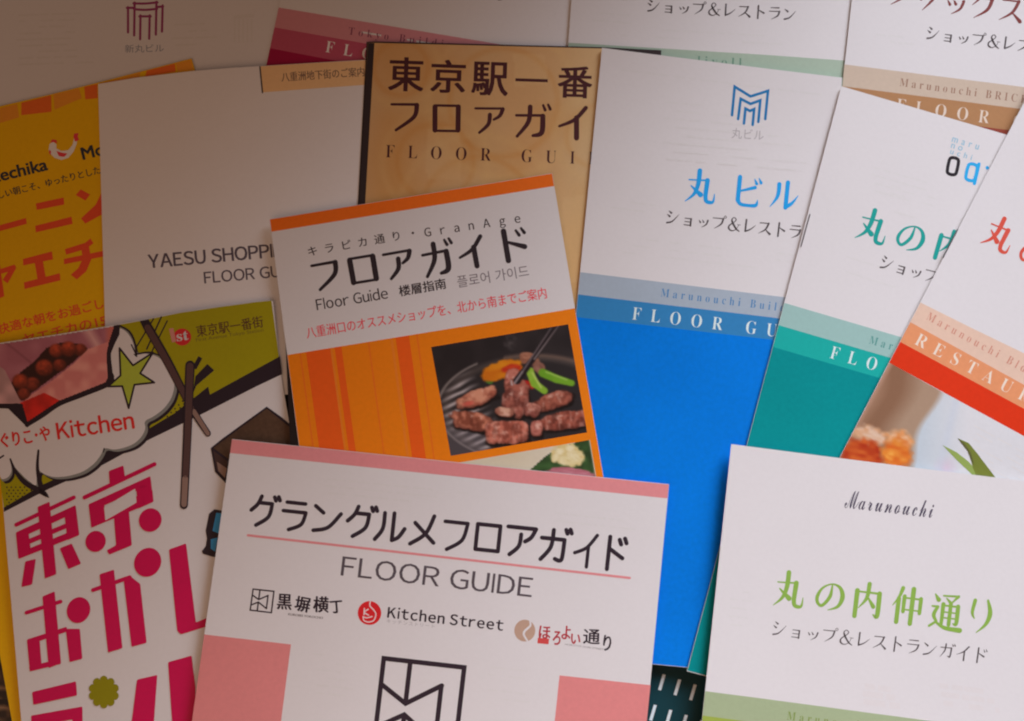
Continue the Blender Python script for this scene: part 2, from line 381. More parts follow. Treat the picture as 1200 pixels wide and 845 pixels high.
RND = {
 'グ': RD([(38, 3), (28, 28), (8, 50)], [(30, 24), (74, 24)], [(74, 24), (66, 66), (28, 96)], *DR),
 'ラ': RD([(20, 10), (82, 10)], [(10, 38), (86, 38)], [(86, 38), (74, 76), (34, 96)]),
 'ン': RD([(12, 12), (38, 32)], [(12, 92), (56, 78), (92, 30)]),
 'ル': RD([(30, 8), (28, 58), (6, 94)], [(60, 6), (60, 92)], [(60, 92), (80, 80), (97, 52)]),
 'メ': RD([(78, 4), (56, 60), (10, 96)], [(20, 30), (84, 86)]),
 'フ': RD([(10, 14), (86, 14)], [(86, 14), (72, 64), (24, 95)]),
 'ロ': RD([(14, 14), (86, 14)], [(86, 14), (86, 90)], [(86, 90), (14, 90)], [(14, 90), (14, 14)]),
 'ア': RD([(6, 12), (92, 12)], [(92, 12), (80, 38), (62, 52)], [(48, 32), (44, 68), (18, 95)]),
 'ガ': RD([(8, 32), (78, 32)], [(78, 32), (76, 84), (68, 94), (54, 90)], [(42, 6), (38, 56), (10, 95)], *DR),
 'イ': RD([(84, 4), (50, 42), (8, 60)], [(56, 40), (56, 97)]),
 'ド': RD([(34, 4), (34, 97)], [(36, 38), (78, 62)], [(64, 10), (70, 23)], [(80, 5), (86, 18)]),
}
HV = {
 'フ': [[(8, 14, 8), (86, 12, 9)], [(86, 14, 15), (78, 52, 13), (24, 95, 9)]],
 'ロ': [[(13, 16, 16), (15, 90, 16)], [(85, 14, 16), (86, 88, 16)], [(13, 12, 8), (85, 11, 8)], [(15, 92, 8), (86, 91, 8)]],
 'ア': [[(6, 14, 8), (90, 12, 8)], [(88, 14, 14), (80, 36, 12), (62, 50, 8)], [(50, 34, 14), (46, 66, 13), (20, 95, 9)]],
 'ガ': [[(6, 34, 8), (80, 32, 8)], [(80, 34, 15), (78, 82, 15), (54, 92, 9)], [(44, 8, 14), (40, 52, 13), (10, 95, 9)], [(80, 2, 7), (86, 16, 9)], [(94, 0, 7), (100, 13, 9)]],
 'イ': [[(86, 6, 13), (52, 42, 12), (6, 62, 8)], [(58, 36, 16), (60, 95, 16)]],
 'ド': [[(26, 4, 16), (26, 96, 16)], [(34, 40, 8), (86, 62, 15)], [(66, 8, 7), (74, 24, 10)], [(84, 4, 7), (92, 19, 10)]],
}
def vnoise(X, Y, sc, seed):
    r = np.random.RandomState(seed); G = r.rand(64, 64)
    x, y = X / sc, Y / sc; xi, yi = np.floor(x).astype(int), np.floor(y).astype(int); fx, fy = x - xi, y - yi
    fx = fx * fx * (3 - 2 * fx); fy = fy * fy * (3 - 2 * fy)
    g = lambda a, b: G[b % 64, a % 64]
    return (g(xi, yi) * (1 - fx) + g(xi + 1, yi) * fx) * (1 - fy) + (g(xi, yi + 1) * (1 - fx) + g(xi + 1, yi + 1) * fx) * fy
def mixc(C, k, c):
    k = np.clip(k, 0, 1)[..., None]; c = np.array(c, float)
    if c.ndim == 1: c = c / 255.0
    return C * (1 - k) + c * k
def blob(C, X, Y, cx, cy, rx, ry, a, c1, c2=None, soft=3.0, sc=5, seed=1, wob=.25, p=2.0):
    a = math.radians(a); u = (X - cx) * math.cos(a) + (Y - cy) * math.sin(a); w = -(X - cx) * math.sin(a) + (Y - cy) * math.cos(a)
    d = (np.abs(u / rx) ** p + np.abs(w / ry) ** p) + (vnoise(X, Y, 4.5, seed) - .5) * wob * 2
    n = vnoise(u * .9, w * 2.2, sc, seed + 5)
    c1 = np.array(c1) / 255.; c2 = np.array(c2 if c2 else c1 * 255 * .6) / 255.
    k = np.clip(.15 + n * .9 + np.clip(d, 0, 1) * .25, 0, 1)[..., None]
    return mixc(C, (1 - d) * soft, c1 * (1 - k) + c2 * k)
def cap(C, X, Y, x0, y0, x1, y1, r0, r1, c, soft=1.2):
    dx, dy = x1 - x0, y1 - y0; t = np.clip(((X - x0) * dx + (Y - y0) * dy) / (dx * dx + dy * dy), 0, 1)
    d = np.hypot(X - x0 - dx * t, Y - y0 - dy * t); r = r0 + (r1 - r0) * t
    return mixc(C, (r - d) / soft + .5, c)

PAPER = mat('white_coated_paper', (0.80, 0.785, 0.80), rough=0.40, spec=0.4, var=0.02)
MATTE = mat('uncoated_grey_paper', (0.88, 0.86, 0.87), rough=0.6, spec=0.25, var=0.02, bump=0.12)
PAGE = mat('inner_page_paper', (0.74, 0.72, 0.71), rough=0.55, spec=0.3, var=0.03)
GHOST = mat('faint_show_through_ink', (0.785, 0.775, 0.780), rough=0.42, spec=0.4, var=0.03)
GHOSTP = mat('faint_pink_show_through_ink', (0.795, 0.768, 0.775), rough=0.42, spec=0.4, var=0.03)
BLACK = mat('black_ink', (0.022, 0.017, 0.024), rough=0.4, var=0.1)
SOFTBLK = mat('dark_grey_ink', (0.085, 0.07, 0.075), rough=0.42, var=0.1)
GREY = mat('grey_ink', (0.30, 0.28, 0.29), rough=0.42)
LGREY = mat('light_grey_ink', (0.5, 0.48, 0.5), rough=0.42)
STEEL = mat('staple_steel', (0.42, 0.42, 0.44), rough=0.35, metal=1.0, bump=0)
PRINT = mat('printed_photograph', (1, 1, 1), vcol=True, rough=0.36, spec=0.4, var=0.03)

# ================================================================== table under everything
def tabletop():
    me = bpy.data.meshes.new('tabletop'); s = 0.5
    bm = bmesh.new(); bmesh.ops.create_cube(bm, size=1)
    for v in bm.verts: v.co = Vector((v.co.x * 1.2, v.co.y * 1.0 + 0.02, v.co.z * 0.03 - 0.0155))
    bmesh.ops.bevel(bm, geom=bm.edges[:], offset=0.003, segments=2)
    bm.to_mesh(me); bm.free(); me.materials.append(mat('dark_stained_wood', (0.035, 0.02, 0.014), rough=0.4, var=0.3, scale=60))
    o = bpy.data.objects.new('tabletop', me); COL.objects.link(o); o['kind'] = 'structure'
tabletop()

# colour of blank paper as lit at each leaflet, used to turn a seen ink colour into its reflectance
P_TL = (117, 90, 71); P_YE = (122, 95, 77); P_YA = (130, 103, 85); P_KI = (158, 139, 129)
P_GA = (160, 145, 137); P_IC = (145, 124, 114); P_TB = (126, 104, 92); P_PK = (188, 175, 171)
P_BL = (190, 181, 180); P_TE = (212, 207, 209); P_RE = (215, 210, 213); P_NA = (215, 209, 211); P_GR = (196, 186, 185)

# ================================================================== dark leaflet with white dashes (bottom, under blue)
b = Leaflet('dashed_leaflet', 'dark teal sheet with rows of short white dashes at the bottom, under the blue brochure', 'leaflet', 0.9, (600, 700), (960, 745), (560, 1000))
DK1 = I('dark_teal_ink', (8, 48, 55), P_BL)
b.body([(600, 690), (960, 735), (930, 1010), (560, 980)], DK1, PAGE, 2)
D = []
for r in range(3):
    for c in range(-3, 5):
        x = 776.5 + 18.2 * c - 10.4 * r; y = 790 + 5.9 * c + 35.7 * r
        D.append([(x, y), (x + 3.6, y + .8), (x - 1.8, y + 19.2), (x - 5.4, y + 18.2)])
b.poly('dash_print', D, I('off_white_ink', (190, 190, 195), P_BL), 1)

# dark photo leaflet at the bottom-left corner
b = Leaflet('dark_leaflet', 'corner of a dark brown picture leaflet at the bottom left, beneath the yellow brochure', 'leaflet', 0.9, (-60, 700), (120, 690), (-40, 900))
b.body([(-120, 690), (130, 690), (140, 980), (-110, 990)], I('dark_brown_ink', (30, 20, 18), P_KI), PAGE, 1)
def f_dark(X, Y):
    C = np.zeros(X.shape + (3,)) + np.array((38, 24, 20)) / 255
    n = vnoise(X, Y * .8, 5, 3)
    C = mixc(C, (n - .45) * 2.2, (90, 66, 48))
    for y0 in (806, 829): C = mixc(C, 1 - np.abs(Y - y0 - X * .1) / 4.5, (150, 118, 88))
    return mixc(C, (np.abs(Y - 822) < 3) * 1.0, (18, 12, 12))
b.photo('photo_print', -40, 60, 760, 900, f_dark, [(-40, 760), (60, 760), (60, 900), (-40, 900)], PRINT, 1, step=1.5)

# ================================================================== back row
MAROON = I('maroon_ink', (78, 22, 32), P_TL)
b = Leaflet('floor_guide', 'white brochure with a dark red gate-shaped logo of nested bars at the top left', 'brochure', 1.6, (-150, -150), (430, -160), (-150, 450), group='floor guide brochures')
b.body([(-170, -180), (440, -190), (420, 460), (-170, 460)], PAPER, PAGE, 2)
w = 2.7
b.strokes('gate_logo', [[(150, 8.5, w), (150, 38, w)], [(148.7, 9.2, w), (157, 9.2, w)], [(157.7, 3, w), (157.2, 41.5, w)], [(156.5, 4, w), (170, 4.2, w), (184.5, 2.8, w)],
    [(157, 10.8, w), (170, 11.6, w), (184, 10.4, w)], [(183.3, 2, w), (182.6, 40.5, w)], [(184.5, 8.2, w), (191, 7.6, w)], [(190.6, 6.4, w), (189.8, 37, w)],
    [(164.6, 18, w), (164.2, 46, w)], [(163.4, 19.2, w), (176.6, 19.2, w)], [(175.4, 18, w), (174.8, 45.4, w)]], MAROON, 2)
b.text('logo_caption', '新丸ビル', 146.5, 62, 192, 61, 9.5, I('taupe_ink', (72, 58, 50), P_TL), 2)
b.ghost(18, 17, 110, 14, 9, 7.2, mat('ghost_warm_ink', (0.765, 0.752, 0.75), var=.03), seed=3)
b.ghost(200, 28, 262, 26, 4, 8, mat('ghost_warm_ink', (0.765, 0.752, 0.75)), seed=5)
gw = mat('ghost_warm_ink', (0.765, 0.752, 0.75))
b.poly('show_through_logo', [[(274 + 5 * k, 22), (276 + 5 * k, 22), (276 + 5 * k, 50), (274 + 5 * k, 50)] for k in range(5)] + [[(274, 18), (298, 16), (298, 20), (274, 22)]], gw, .5)

b = Leaflet('floor_guide', 'white brochure with dark red bands lettered Tokyo Building, at the top left of centre', 'brochure', 2.5, (352, -110), (690, -53), (240, 410), group='floor guide brochures')
b.body([(352, -110), (700, -52), (590, 470), (240, 412)], PAPER, PAGE, 2)
def tb(y0, y1, yr0, yr1):   # a band clipped at the leaflet's left edge
    xl = lambda y: 352 - (y + 110) * (112 / 522) + 0.2
    return [(xl(y0), y0), (652, yr0), (645, yr1), (xl(y1), y1)]
b.poly('colour_band', [(326.6, 8.8), (652, 63), (648, 90), (321.6, 32)], I('dusty_rose_ink', (122, 62, 62), P_TB), 1)
b.poly('colour_band', [(321.6, 32), (648, 90), (640, 118), (316.3, 56.5)], I('dull_red_ink', (104, 28, 38), P_TB), 1)
b.poly('colour_band', [(316.3, 56.5), (640, 118), (560, 460), (244, 400)], I('deep_red_ink', (86, 14, 26), P_TB), 1)
b.text('band_lettering', serif('Tokyo Building'), 408, 40.5, 540, 58.5, 9, I('dark_rose_ink', (78, 34, 38), P_TB), 2, track=1.7, off=-.008)
b.text('title_lettering', serif('FLOOR GUIDE'), 381, 61, 606, 99, 13.5, I('rose_white_ink', (160, 128, 120), P_TB), 2, track=2.2, off=-.008)
b.line('subtitle_lettering', 'ショップ＆レストラン', 420, -27, 598, 3.5, 18, BLACK, MIN, 2)
b.ghost(420, 22, 650, 60, 2, 14, GHOST, seed=8)

GRN = (150, 182, 155)
b = Leaflet('floor_guide', 'white brochure with a pale green band at the top centre, behind the blue one', 'brochure', 3.4, (676, -90), (1015, -70), (650, 420), group='floor guide brochures')
b.body([(676, -90), (1016, -70), (965, 420), (641, 402)], PAPER, PAGE, 2)
b.poly('colour_band', [(666.4, 50), (900, 64.5), (1001, 71.8), (999.5, 91.5), (900, 84), (665, 68)], I('pale_green_ink', (158, 188, 164), P_BL), 1)
b.poly('colour_band', [(665, 68), (900, 84), (999.5, 91.5), (997, 112), (664, 90)], I('mid_green_ink', GRN, P_BL), 1)
b.line('subtitle_lettering', 'ショップ＆レストラン', 757, 14, 933, 25, 16.5, SOFTBLK, MIN, 2)
b.text('band_lettering', serif('liyoll'), 817, 76.5, 869, 79, 11, I('green_grey_ink', (96, 120, 104), P_BL), 2, track=1.5, off=-.008)
b.ghost(700, 30, 960, 44, 2, 9, GHOST, seed=9)
b.ghost(690, -5, 750, 0, 4, 9, GHOST, seed=19)

TANP = I('pale_tan_ink', (205, 178, 160), P_TE); TANM = I('tan_ink', (176, 130, 98), P_TE); RUST = I('rust_ink', (140, 58, 42), P_TE)
b = Leaflet('floor_guide', 'white brochure with tan and brown bands lettered BRICK at the top right corner', 'brochure', 4.3, (1007, -80), (1400, -30), (955, 400), group='floor guide brochures')
b.body([(1007, -80), (1410, -32), (1360, 470), (953, 410)], PAPER, PAGE, 2)
b.poly('colour_band', [(989.6, 75.5), (1390, 126), (1388, 152), (987, 101)], TANP, 1)
b.poly('colour_band', [(987, 101), (1388, 152), (1385, 178), (984, 127.5)], TANM, 1)
b.poly('colour_band', [(984, 127.5), (1385, 178), (1380, 260), (975, 210)], RUST, 1)
b.text('band_lettering', serif('Marunouchi BRICK'), 1054, 100.8, 1204, 121.3, 9.5, I('brown_ink', (150, 112, 95), P_TE), 2, track=1.6, off=-.008)
b.text('title_lettering', serif('FLOOR GUIDE'), 1050, 130, 1290, 163, 15, I('cream_white_ink', (216, 196, 182), P_TE), 2, track=2.2, off=-.010)
b.line('heading_lettering', 'ブリックスクエア', 1037, 6, 1295, 44, 33, I('brick_red_ink', (122, 52, 50), P_TE), MIN, 2)
b.line('subtitle_lettering', 'ショップ＆レストラン', 1084, 46, 1260, 70, 17, SOFTBLK, MIN, 2)
b.ghost(1012, 38, 1075, 44, 2, 7, GHOST, seed=12)

# ================================================================== yellow morning brochure
YEL = I('warm_yellow_ink', (150, 95, 2), (150, 124, 108))
b = Leaflet('morning_brochure', 'yellow brochure with red lettering and a white rooster, at the left edge', 'brochure', 2.6, (-112, 152), (224, 68), (50, 1050), curl=lambda s, t: 0.2 * math.sin(min(max(s, 0), 1) * math.pi))
YP = P_YE
b.body([(-114, 153), (0, 124.5), (60, 110.5), (114, 97), (170, 82.5), (224.5, 68.5), (229, 84), (421, 960), (52, 1050)], YEL, PAGE, 2)
OR1 = I('orange_tile_ink', (136, 66, 12), YP); OR2 = I('red_orange_tile_ink', (138, 46, 10), YP)
b.poly('tile_print', [[(-40, 137), (20, 121.6), (22.5, 137.5), (-36, 155)], [(62.5, 110.6), (92.5, 103.6), (96, 115), (64, 128.5)], [(116, 98), (165, 84.6), (163, 91), (118, 103)], [(206, 74), (224, 69.8), (227, 82), (208, 84)]], OR1, 1)
b.poly('tile_print', [[(25, 120.4), (60, 111.6), (60.3, 131), (25, 135)], [(98.7, 101.8), (114, 98.4), (114.5, 115), (100, 116.5)], [(172, 82.8), (205, 74.5), (206, 84), (170, 90)]], OR2, 1)
YK = I('yellow_black_ink', (30, 22, 18), YP); YR = I('signal_red_ink', (142, 34, 12), YP)
b.text('name_lettering', 'Yaechika', -22, 217.5, 55.5, 198.8, 14, YK, 2, bold=((1.2, -.3), (.6, -.1), (.6, .6), (1.2, .4)))
b.text('name_lettering', 'Morning', 97, 187, 166, 170, 14, YK, 2, bold=((1.2, -.3), (.6, -.1), (.6, .6), (1.2, .4)))
b.text('tagline_lettering', '新しい朝こそ、ゆったりとした', -12, 236, 118, 203.5, 9.5, YK, 2, bold=B1)
b.poly('red_lettering', [[(-30, 272), (30.5, 255.5), (31.3, 262.3), (-30, 279)], [(42, 238.5), (74.5, 231.5), (75.2, 239.7), (43, 246)], [(41.3, 264.7), (83.7, 254), (85, 262.3), (42, 272.3)],
    [(88.8, 228.5), (94.5, 222), (105.5, 228), (100, 235)], [(95, 256), (112, 240), (119, 226), (131, 225), (122, 250), (100, 262)],
    [(27, 303.5), (60.8, 294.7), (62, 304), (27.2, 311)], [(40, 304), (49.5, 301.5), (53.5, 325), (44, 327)], [(28, 331), (70, 320.2), (70.8, 328.5), (28.8, 338.7)],
    [(76, 292), (100, 284.5), (106, 279.5), (109.5, 285), (101, 291.5), (77.5, 298.5)], [(75, 303.5), (140, 290), (140, 297), (75, 309.7)], [(95, 289.5), (104, 288), (107, 304), (101, 318), (90, 327.5), (83, 322), (92, 314), (97, 303)],
    [(-14, 320), (17, 310), (19, 314), (9, 332), (3, 328), (9.5, 318.5), (-12, 325)], [(-6, 312), (0, 311), (5, 347), (-1, 350)]], YR, 2)
b.text('red_caption_lettering', '快適な朝をお過ごし', -1, 392, 122, 361, 12.5, YR, 2, bold=B2)
b.text('red_caption_lettering', 'ヤエチカの15', 28, 404, 125, 380.5, 12, YR, 2, bold=B2)
ROO = I('rooster_white_ink', (150, 128, 108), YP); ROR = I('rooster_red_ink', (128, 26, 22), YP)
o = b.poly('rooster_print', [[(57, 176), (58, 169), (62, 166), (66, 169), (66, 174), (72, 177), (80, 176), (85, 170), (87, 161), (90, 160), (90, 168), (86, 178), (80, 185), (72, 187.5), (64, 185), (59, 180)]], ROO, 2)
b.poly('rooster_print', [[(59, 167), (61, 163.5), (66, 164), (67, 168), (63, 166.5)], [(58, 175), (60, 178), (59, 182), (57.5, 179)], [(66, 177), (73, 179), (79, 180), (75, 184), (69, 183)], [(86, 160), (87, 156.5), (92, 156), (91, 160), (92.5, 164), (88, 166)]], ROR, 3)

# ================================================================== grey Yaesu brochure
b = Leaflet('shopping_floor_guide', 'plain greyish white brochure lettered YAESU SHOPPING with a small tan tab at its top', 'brochure', 3.7, (115, 98), (470, 68), (124, 470), curl=lambda s, t: 0.9 * math.sin(min(max(s, 0), 1) * math.pi) * (1 - .4 * t))
b.body([(115, 98.5), (160, 91), (225, 83.3), (270, 79.6), (305, 77.5), (370, 73.5), (432, 70), (472, 68), (484, 450), (126, 480)], MATTE, PAGE, 2)
TAB = I('tan_tab_ink', (142, 97, 57), P_YA)
b.poly('colour_tab', [(305, 77.8), (370, 73.8), (434, 70.3), (434, 99), (370, 103.6), (308.3, 108.2)], TAB, 1)
b.strokes('tab_edge', [[(304.6, 78.5, 1.8), (307.6, 108.5, 1.8)]], SOFTBLK, 2)
YB = I('yaesu_black_ink', (52, 36, 34), P_YA)
b.text('caption_lettering', '八重洲地下街のご案内', 330, 96, 427, 89.3, 11, I('brown_tab_ink', (72, 44, 30), P_YA), 2, bold=B1)
b.sans('title_lettering', 'YAESU SHOPPING', 174, 314, 347, 298.7, 15.5, YB, 2, gap=.09, bold=((.9, 0), (.45, 0), (.4, .5), (.9, .5)))
b.sans('title_lettering', 'FLOOR GUIDE', 239.5, 332, 354, 322, 13.2, YB, 2, gap=.09, bold=((.5, 0), (.25, .3)))

# ================================================================== tan ichibangai brochure
def f_tan(X, Y):
    C = np.zeros(X.shape + (3,)) + np.array((224, 180, 126)) / 255.
    n = vnoise(X, Y, 46, 7); C = mixc(C, (n - .35) * 1.0, (220, 160, 86))
    n = vnoise(X + 90, Y, 60, 9); C = mixc(C, (n - .5) * 1.5, (222, 188, 138))
    for cx, cy, r in ((510, 190, 62), (590, 120, 88), (560, 250, 92), (700, 160, 50), (470, 80, 44)):
        d = np.hypot(X - cx, Y - cy); C = mixc(C, (1 - np.abs(d - r) / 7) * .4, (232, 192, 130)); C = mixc(C, (1 - np.abs(d - r * .72) / 5) * .35, (214, 146, 70))
    for x0, y0, x1, y1 in ((602, 62, 640, 100), (500, 150, 540, 210), (660, 230, 700, 330)):
        k = (X > x0) & (X < x1) & (Y > y0) & (Y < y1); C = mixc(C, k * .3, (238, 204, 148))
    C = mixc(C, (X - 630) / 70 * .5, (232, 206, 158))
    return C
b = Leaflet('station_floor_guide', 'tan brochure with a dark brown spine and large dark Japanese title, top centre', 'brochure', 4.6, (430, 50), (775, 64), (405, 520), curl=lambda s, t: 0.5 * math.sin(min(max(s, 0), 1) * math.pi))
DB = I('dark_spine_ink', (34, 22, 20), P_IC)
b.body([(431, 50), (714, 57), (712, 200), (690, 560), (407, 525)], mat('tan_cover_stock', (0.5, 0.3, 0.13), rough=.4), PAGE, 1)
b.sheet('back_cover', [(429.5, 49), (440, 48.6), (705, 55.3), (757, 58), (775, 59), (742, 570), (404, 527)], DB, top=-0.00016)
b.photoq('cover_print', [(431.5, 50.3), (714, 57.2), (697, 439), (411, 439)], 90, 120, f_tan, PRINT, 1)
b.poly('spine_strip', [(431.2, 50.2), (438.8, 50.6), (428, 238), (416, 439), (410.5, 439), (420.8, 238)], DB, 2)
TK = I('maroon_black_ink', (48, 18, 18), P_IC)
for (c, xa, xb, yt, yb) in (('東', 454.5, 495.5, 67, 106), ('京', 504, 544.5, 70, 108), ('駅', 552, 594.5, 72.5, 111), ('一', 604, 643, 92.3, 95.3), ('番', 653, 693, 77.5, 114)):
    b.text('title_character', c, xa, yb - .6, xb - 1.2, yb + .8 if c != '一' else yb + .6, (yb - yt), TK, 3, bold=((1.7, 0), (.85, 0), (.85, .9), (1.7, .9), (0, .9)) if c != '一' else ((0, .5),))
b.drawn('title_lettering', [('フ', 456, 117, 38, 37, .03), ('ロ', 505, 119, 38, 37, .03), ('ア', 555, 122, 39, 35, .03), ('ガ', 603, 121.5, 42, 40, .03), ('イ', 654, 123, 38, 40, .03)], TK, HV, 3, wf=1.0)
b.text('subtitle_lettering', serif('FLOOR GUIDE'), 452, 184.5, 729, 194, 15, TK, 3, track=2.6, off=-.012)

# ================================================================== blue brochure
b = Leaflet('floor_guide', 'white and bright blue brochure with a blue zigzag M logo, right of the centre', 'brochure', 5.5, (706, 57), (987, 91), (636, 766), group='floor guide brochures',
    curl=lambda s, t: 0.5 * math.sin(min(max(s, 0), 1) * math.pi) + .8 * max(0, 1 - t / .16) ** 2 + .4 * max(0, 1 - s / .2) ** 2)
b.body([(705.5, 56), (800, 68), (900, 80.5), (987, 91), (975, 250), (945, 520), (936, 795), (636, 766)], PAPER, PAGE, 3)
def bl(y0): # left edge of the blue brochure
    return 705.5 - (y0 - 56) * (69.5 / 710) + .3
BLU = I('bright_blue_ink', (0, 112, 208), P_BL, spec=.06, var=.10)
b.poly('colour_band', [(bl(319), 319), (900, 346), (962, 353.5), (960, 379), (900, 371.5), (bl(345), 345)], I('pale_blue_ink', (160, 186, 207), P_BL), 1)
b.poly('colour_band', [(bl(345), 345), (900, 371.5), (960, 379), (958, 405), (900, 397.5), (bl(371.5), 371.5)], I('mid_blue_ink', (64, 148, 196), P_BL), 1)
b.poly('colour_field', [(bl(371.5), 371.5), (900, 397.5), (957, 404.5), (944.6, 520), (935.5, 794.5), (636.8, 765.5)], BLU, 1)
LB = I('logo_blue_ink', (20, 98, 148), P_BL); w = 3.1
b.strokes('zigzag_logo', [[(857.8, 135, w), (861, 101.6, w), (879.5, 113, w), (900, 106.5, w), (896.8, 139.5, w)], [(865, 139.5, w), (868, 115.8, w), (879.5, 121.8, w), (891, 117.6, w), (888.7, 142.8, w)],
    [(871.8, 144.8, w), (873.6, 127.3, w), (878.8, 130, w), (883.8, 127.8, w), (882, 146.4, w)]], LB, 2, smooth=False)
b.text('logo_caption', '丸ビル', 857, 162, 894.5, 165, 12.5, LGREY, 2)
TB_ = I('title_blue_ink', (22, 132, 196), P_BL)
b.drawn('heading_lettering', [('丸', 806, 197, 36, 40, .10), ('ビ', 859, 203.5, 36, 38, .10), ('ル', 903.5, 209, 35, 36, .10)], TB_, MIN, 2, wf=1.3)
b.line('subtitle_lettering', 'ショップ＆レストラン', 779, 262, 957, 283, 17.5, SOFTBLK, MIN, 2)
b.text('band_lettering', serif('Marunouchi Building'), 774, 347.5, 946, 368.5, 9.6, I('band_blue_ink', (62, 106, 148), P_BL), 2, track=1.7, off=-.008)
b.text('title_lettering', serif('FLOOR GUIDE'), 740.5, 374.5, 974, 402.5, 15, I('pale_ink', (186, 208, 226), P_BL), 2, track=2.2, off=-.010)
b.ghost(775, 118, 960, 134, 8, 9.5, GHOST, seed=21); b.ghost(710, 232, 770, 240, 2, 9, GHOST, seed=22)
b.ghost(724, 276, 900, 296, 4, 9, GHOST, seed=23); b.ghost(722, 80, 980, 112, 1, 9, GHOST, seed=24, gap=0)
b.ghost(905, 295, 940, 299, 5, 8, GHOST, seed=25)

# ================================================================== teal brochure
b = Leaflet('floor_guide', 'white and teal brochure with a small black and cyan lettered logo, tilted, on the right', 'brochure', 6.5, (986, 101), (1320, 199), (805, 786), group='floor guide brochures',
    curl=lambda s, t: 0.4 * math.sin(min(max(s, 0), 1) * math.pi) + .6 * max(0, 1 - s / .22) ** 2)
b.body([(986, 101), (1180, 158), (1320, 199), (1146, 880), (805, 786.5)], PAPER, PAGE, 3)
def tl(y0): return 986 - (y0 - 101) * (181 / 685.5) + .3
TEA = I('teal_ink', (0, 140, 143), P_TE, spec=.08, var=.08)
b.poly('colour_band', [(tl(355), 355), (1260, 455), (1254, 481), (tl(381), 381)], I('pale_teal_ink', (158, 205, 192), P_TE), 1)
b.poly('colour_band', [(tl(381), 381), (1254, 481), (1247, 506), (tl(406.5), 406.5)], I('mid_teal_ink', (52, 178, 160), P_TE), 1)
b.poly('colour_field', [(tl(406.5), 406.5), (1247, 506), (1147, 877), (805.6, 785.8)], TEA, 1)
TT = I('title_teal_ink', (18, 150, 144), P_TE)
b.drawn('heading_lettering', [('丸', 1012, 241, 36, 40, .29), ('の', 1056, 256.5, 34, 35, .29), ('内', 1101.5, 265, 36, 38, .29)], TT, MIN, 2, wf=1.3)
b.line('subtitle_lettering', 'ショップ＆レストラン', 1029, 314, 1199, 363, 18, SOFTBLK, MIN, 2)
b.text('band_lettering', serif('Marunouchi Oazo'), 1018, 402.5, 1152, 441.5, 9.6, I('band_teal_ink', (78, 140, 136), P_TE), 2, track=1.7, off=-.008)
b.text('title_lettering', serif('FLOOR GUIDE'), 972, 419.5, 1194, 482, 15, I('pale_ink', (186, 208, 226), P_BL), 2, track=2.2, off=-.010)
CY = I('cyan_ink', (32, 160, 222), P_TE); LCY = I('pale_cyan_ink', (140, 178, 200), P_TE)
b.text('logo_caption', 'maru', 1115, 166, 1146, 175.5, 5.5, LCY, 2, track=1.8, bold=B1)
b.text('logo_caption', 'no', 1114, 173, 1127, 177, 5, LCY, 2, track=1.6, bold=B1)
b.text('logo_caption', 'uchi', 1113, 180, 1138, 187.5, 6.5, LCY, 2, track=1.8, bold=B1)
def rot(P, cx, cy, a): 
    a = math.radians(a); return [(cx + x * math.cos(a) - y * math.sin(a), cy + x * math.sin(a) + y * math.cos(a), q) for x, y, q in P]
oring = [(0, -10, 3.8), (4.6, -8.6, 3.8), (5.6, -4, 3.8), (5.6, 4, 3.8), (4.6, 8.6, 3.8), (0, 10, 3.8), (-4.6, 8.6, 3.8), (-5.6, 4, 3.8), (-5.6, -4, 3.8), (-4.6, -8.6, 3.8), (0, -10, 3.8)]
b.strokes('letter_logo', [rot(oring, 1116.7, 194.8, 11)], BLACK, 2)
b.strokes('letter_logo', [rot([(x, y * .98, 3.8) for x, y, _ in oring], 1138.6, 202, 13), rot([(6.2, -11.5, 4), (6.2, 12, 4)], 1138.6, 202, 13)], CY, 2)
b.poly('letter_logo', ell(1157, 196.6, 2.1, 2.1), CY, 2)
b.ghost(1020, 176, 1090, 196, 8, 9, GHOST, seed=31); b.ghost(990, 290, 1060, 312, 5, 9, GHOST, seed=32); b.ghost(1040, 215, 1120, 239, 2, 9, GHOST, seed=33)
def staple(b, x0, y0, x1, y1):
    a = Vector(b.pt(x0, y0, 0.00012)) - Vector(b.o); c = Vector(b.pt(x1, y1, 0.00012)) - Vector(b.o)
    bm = bmesh.new(); d = (c - a).normalized(); up = Vector((0, 0, 1)); sd = d.cross(up)
    path = [a - up * .0006, a, c, c - up * .0006]; r = 0.00022; rings = []
    for p in path:
        rings.append([bm.verts.new(p + sd * r * math.cos(t) + up * r * math.sin(t) + (d * r * math.cos(t) * 0)) for t in [k * math.pi / 4 for k in range(8)]])
    for i in range(3):
        for k in range(8): bm.faces.new((rings[i][k], rings[i][(k + 1) % 8], rings[i + 1][(k + 1) % 8], rings[i + 1][k]))
    bm.faces.new(rings[0]); bm.faces.new(rings[-1])
    me = bpy.data.meshes.new('staple'); bm.to_mesh(me); bm.free(); me.materials.append(STEEL)
    o = bpy.data.objects.new('staple', me); COL.objects.link(o); o.parent = b.root
staple(b, 949.2, 251, 938.6, 289)

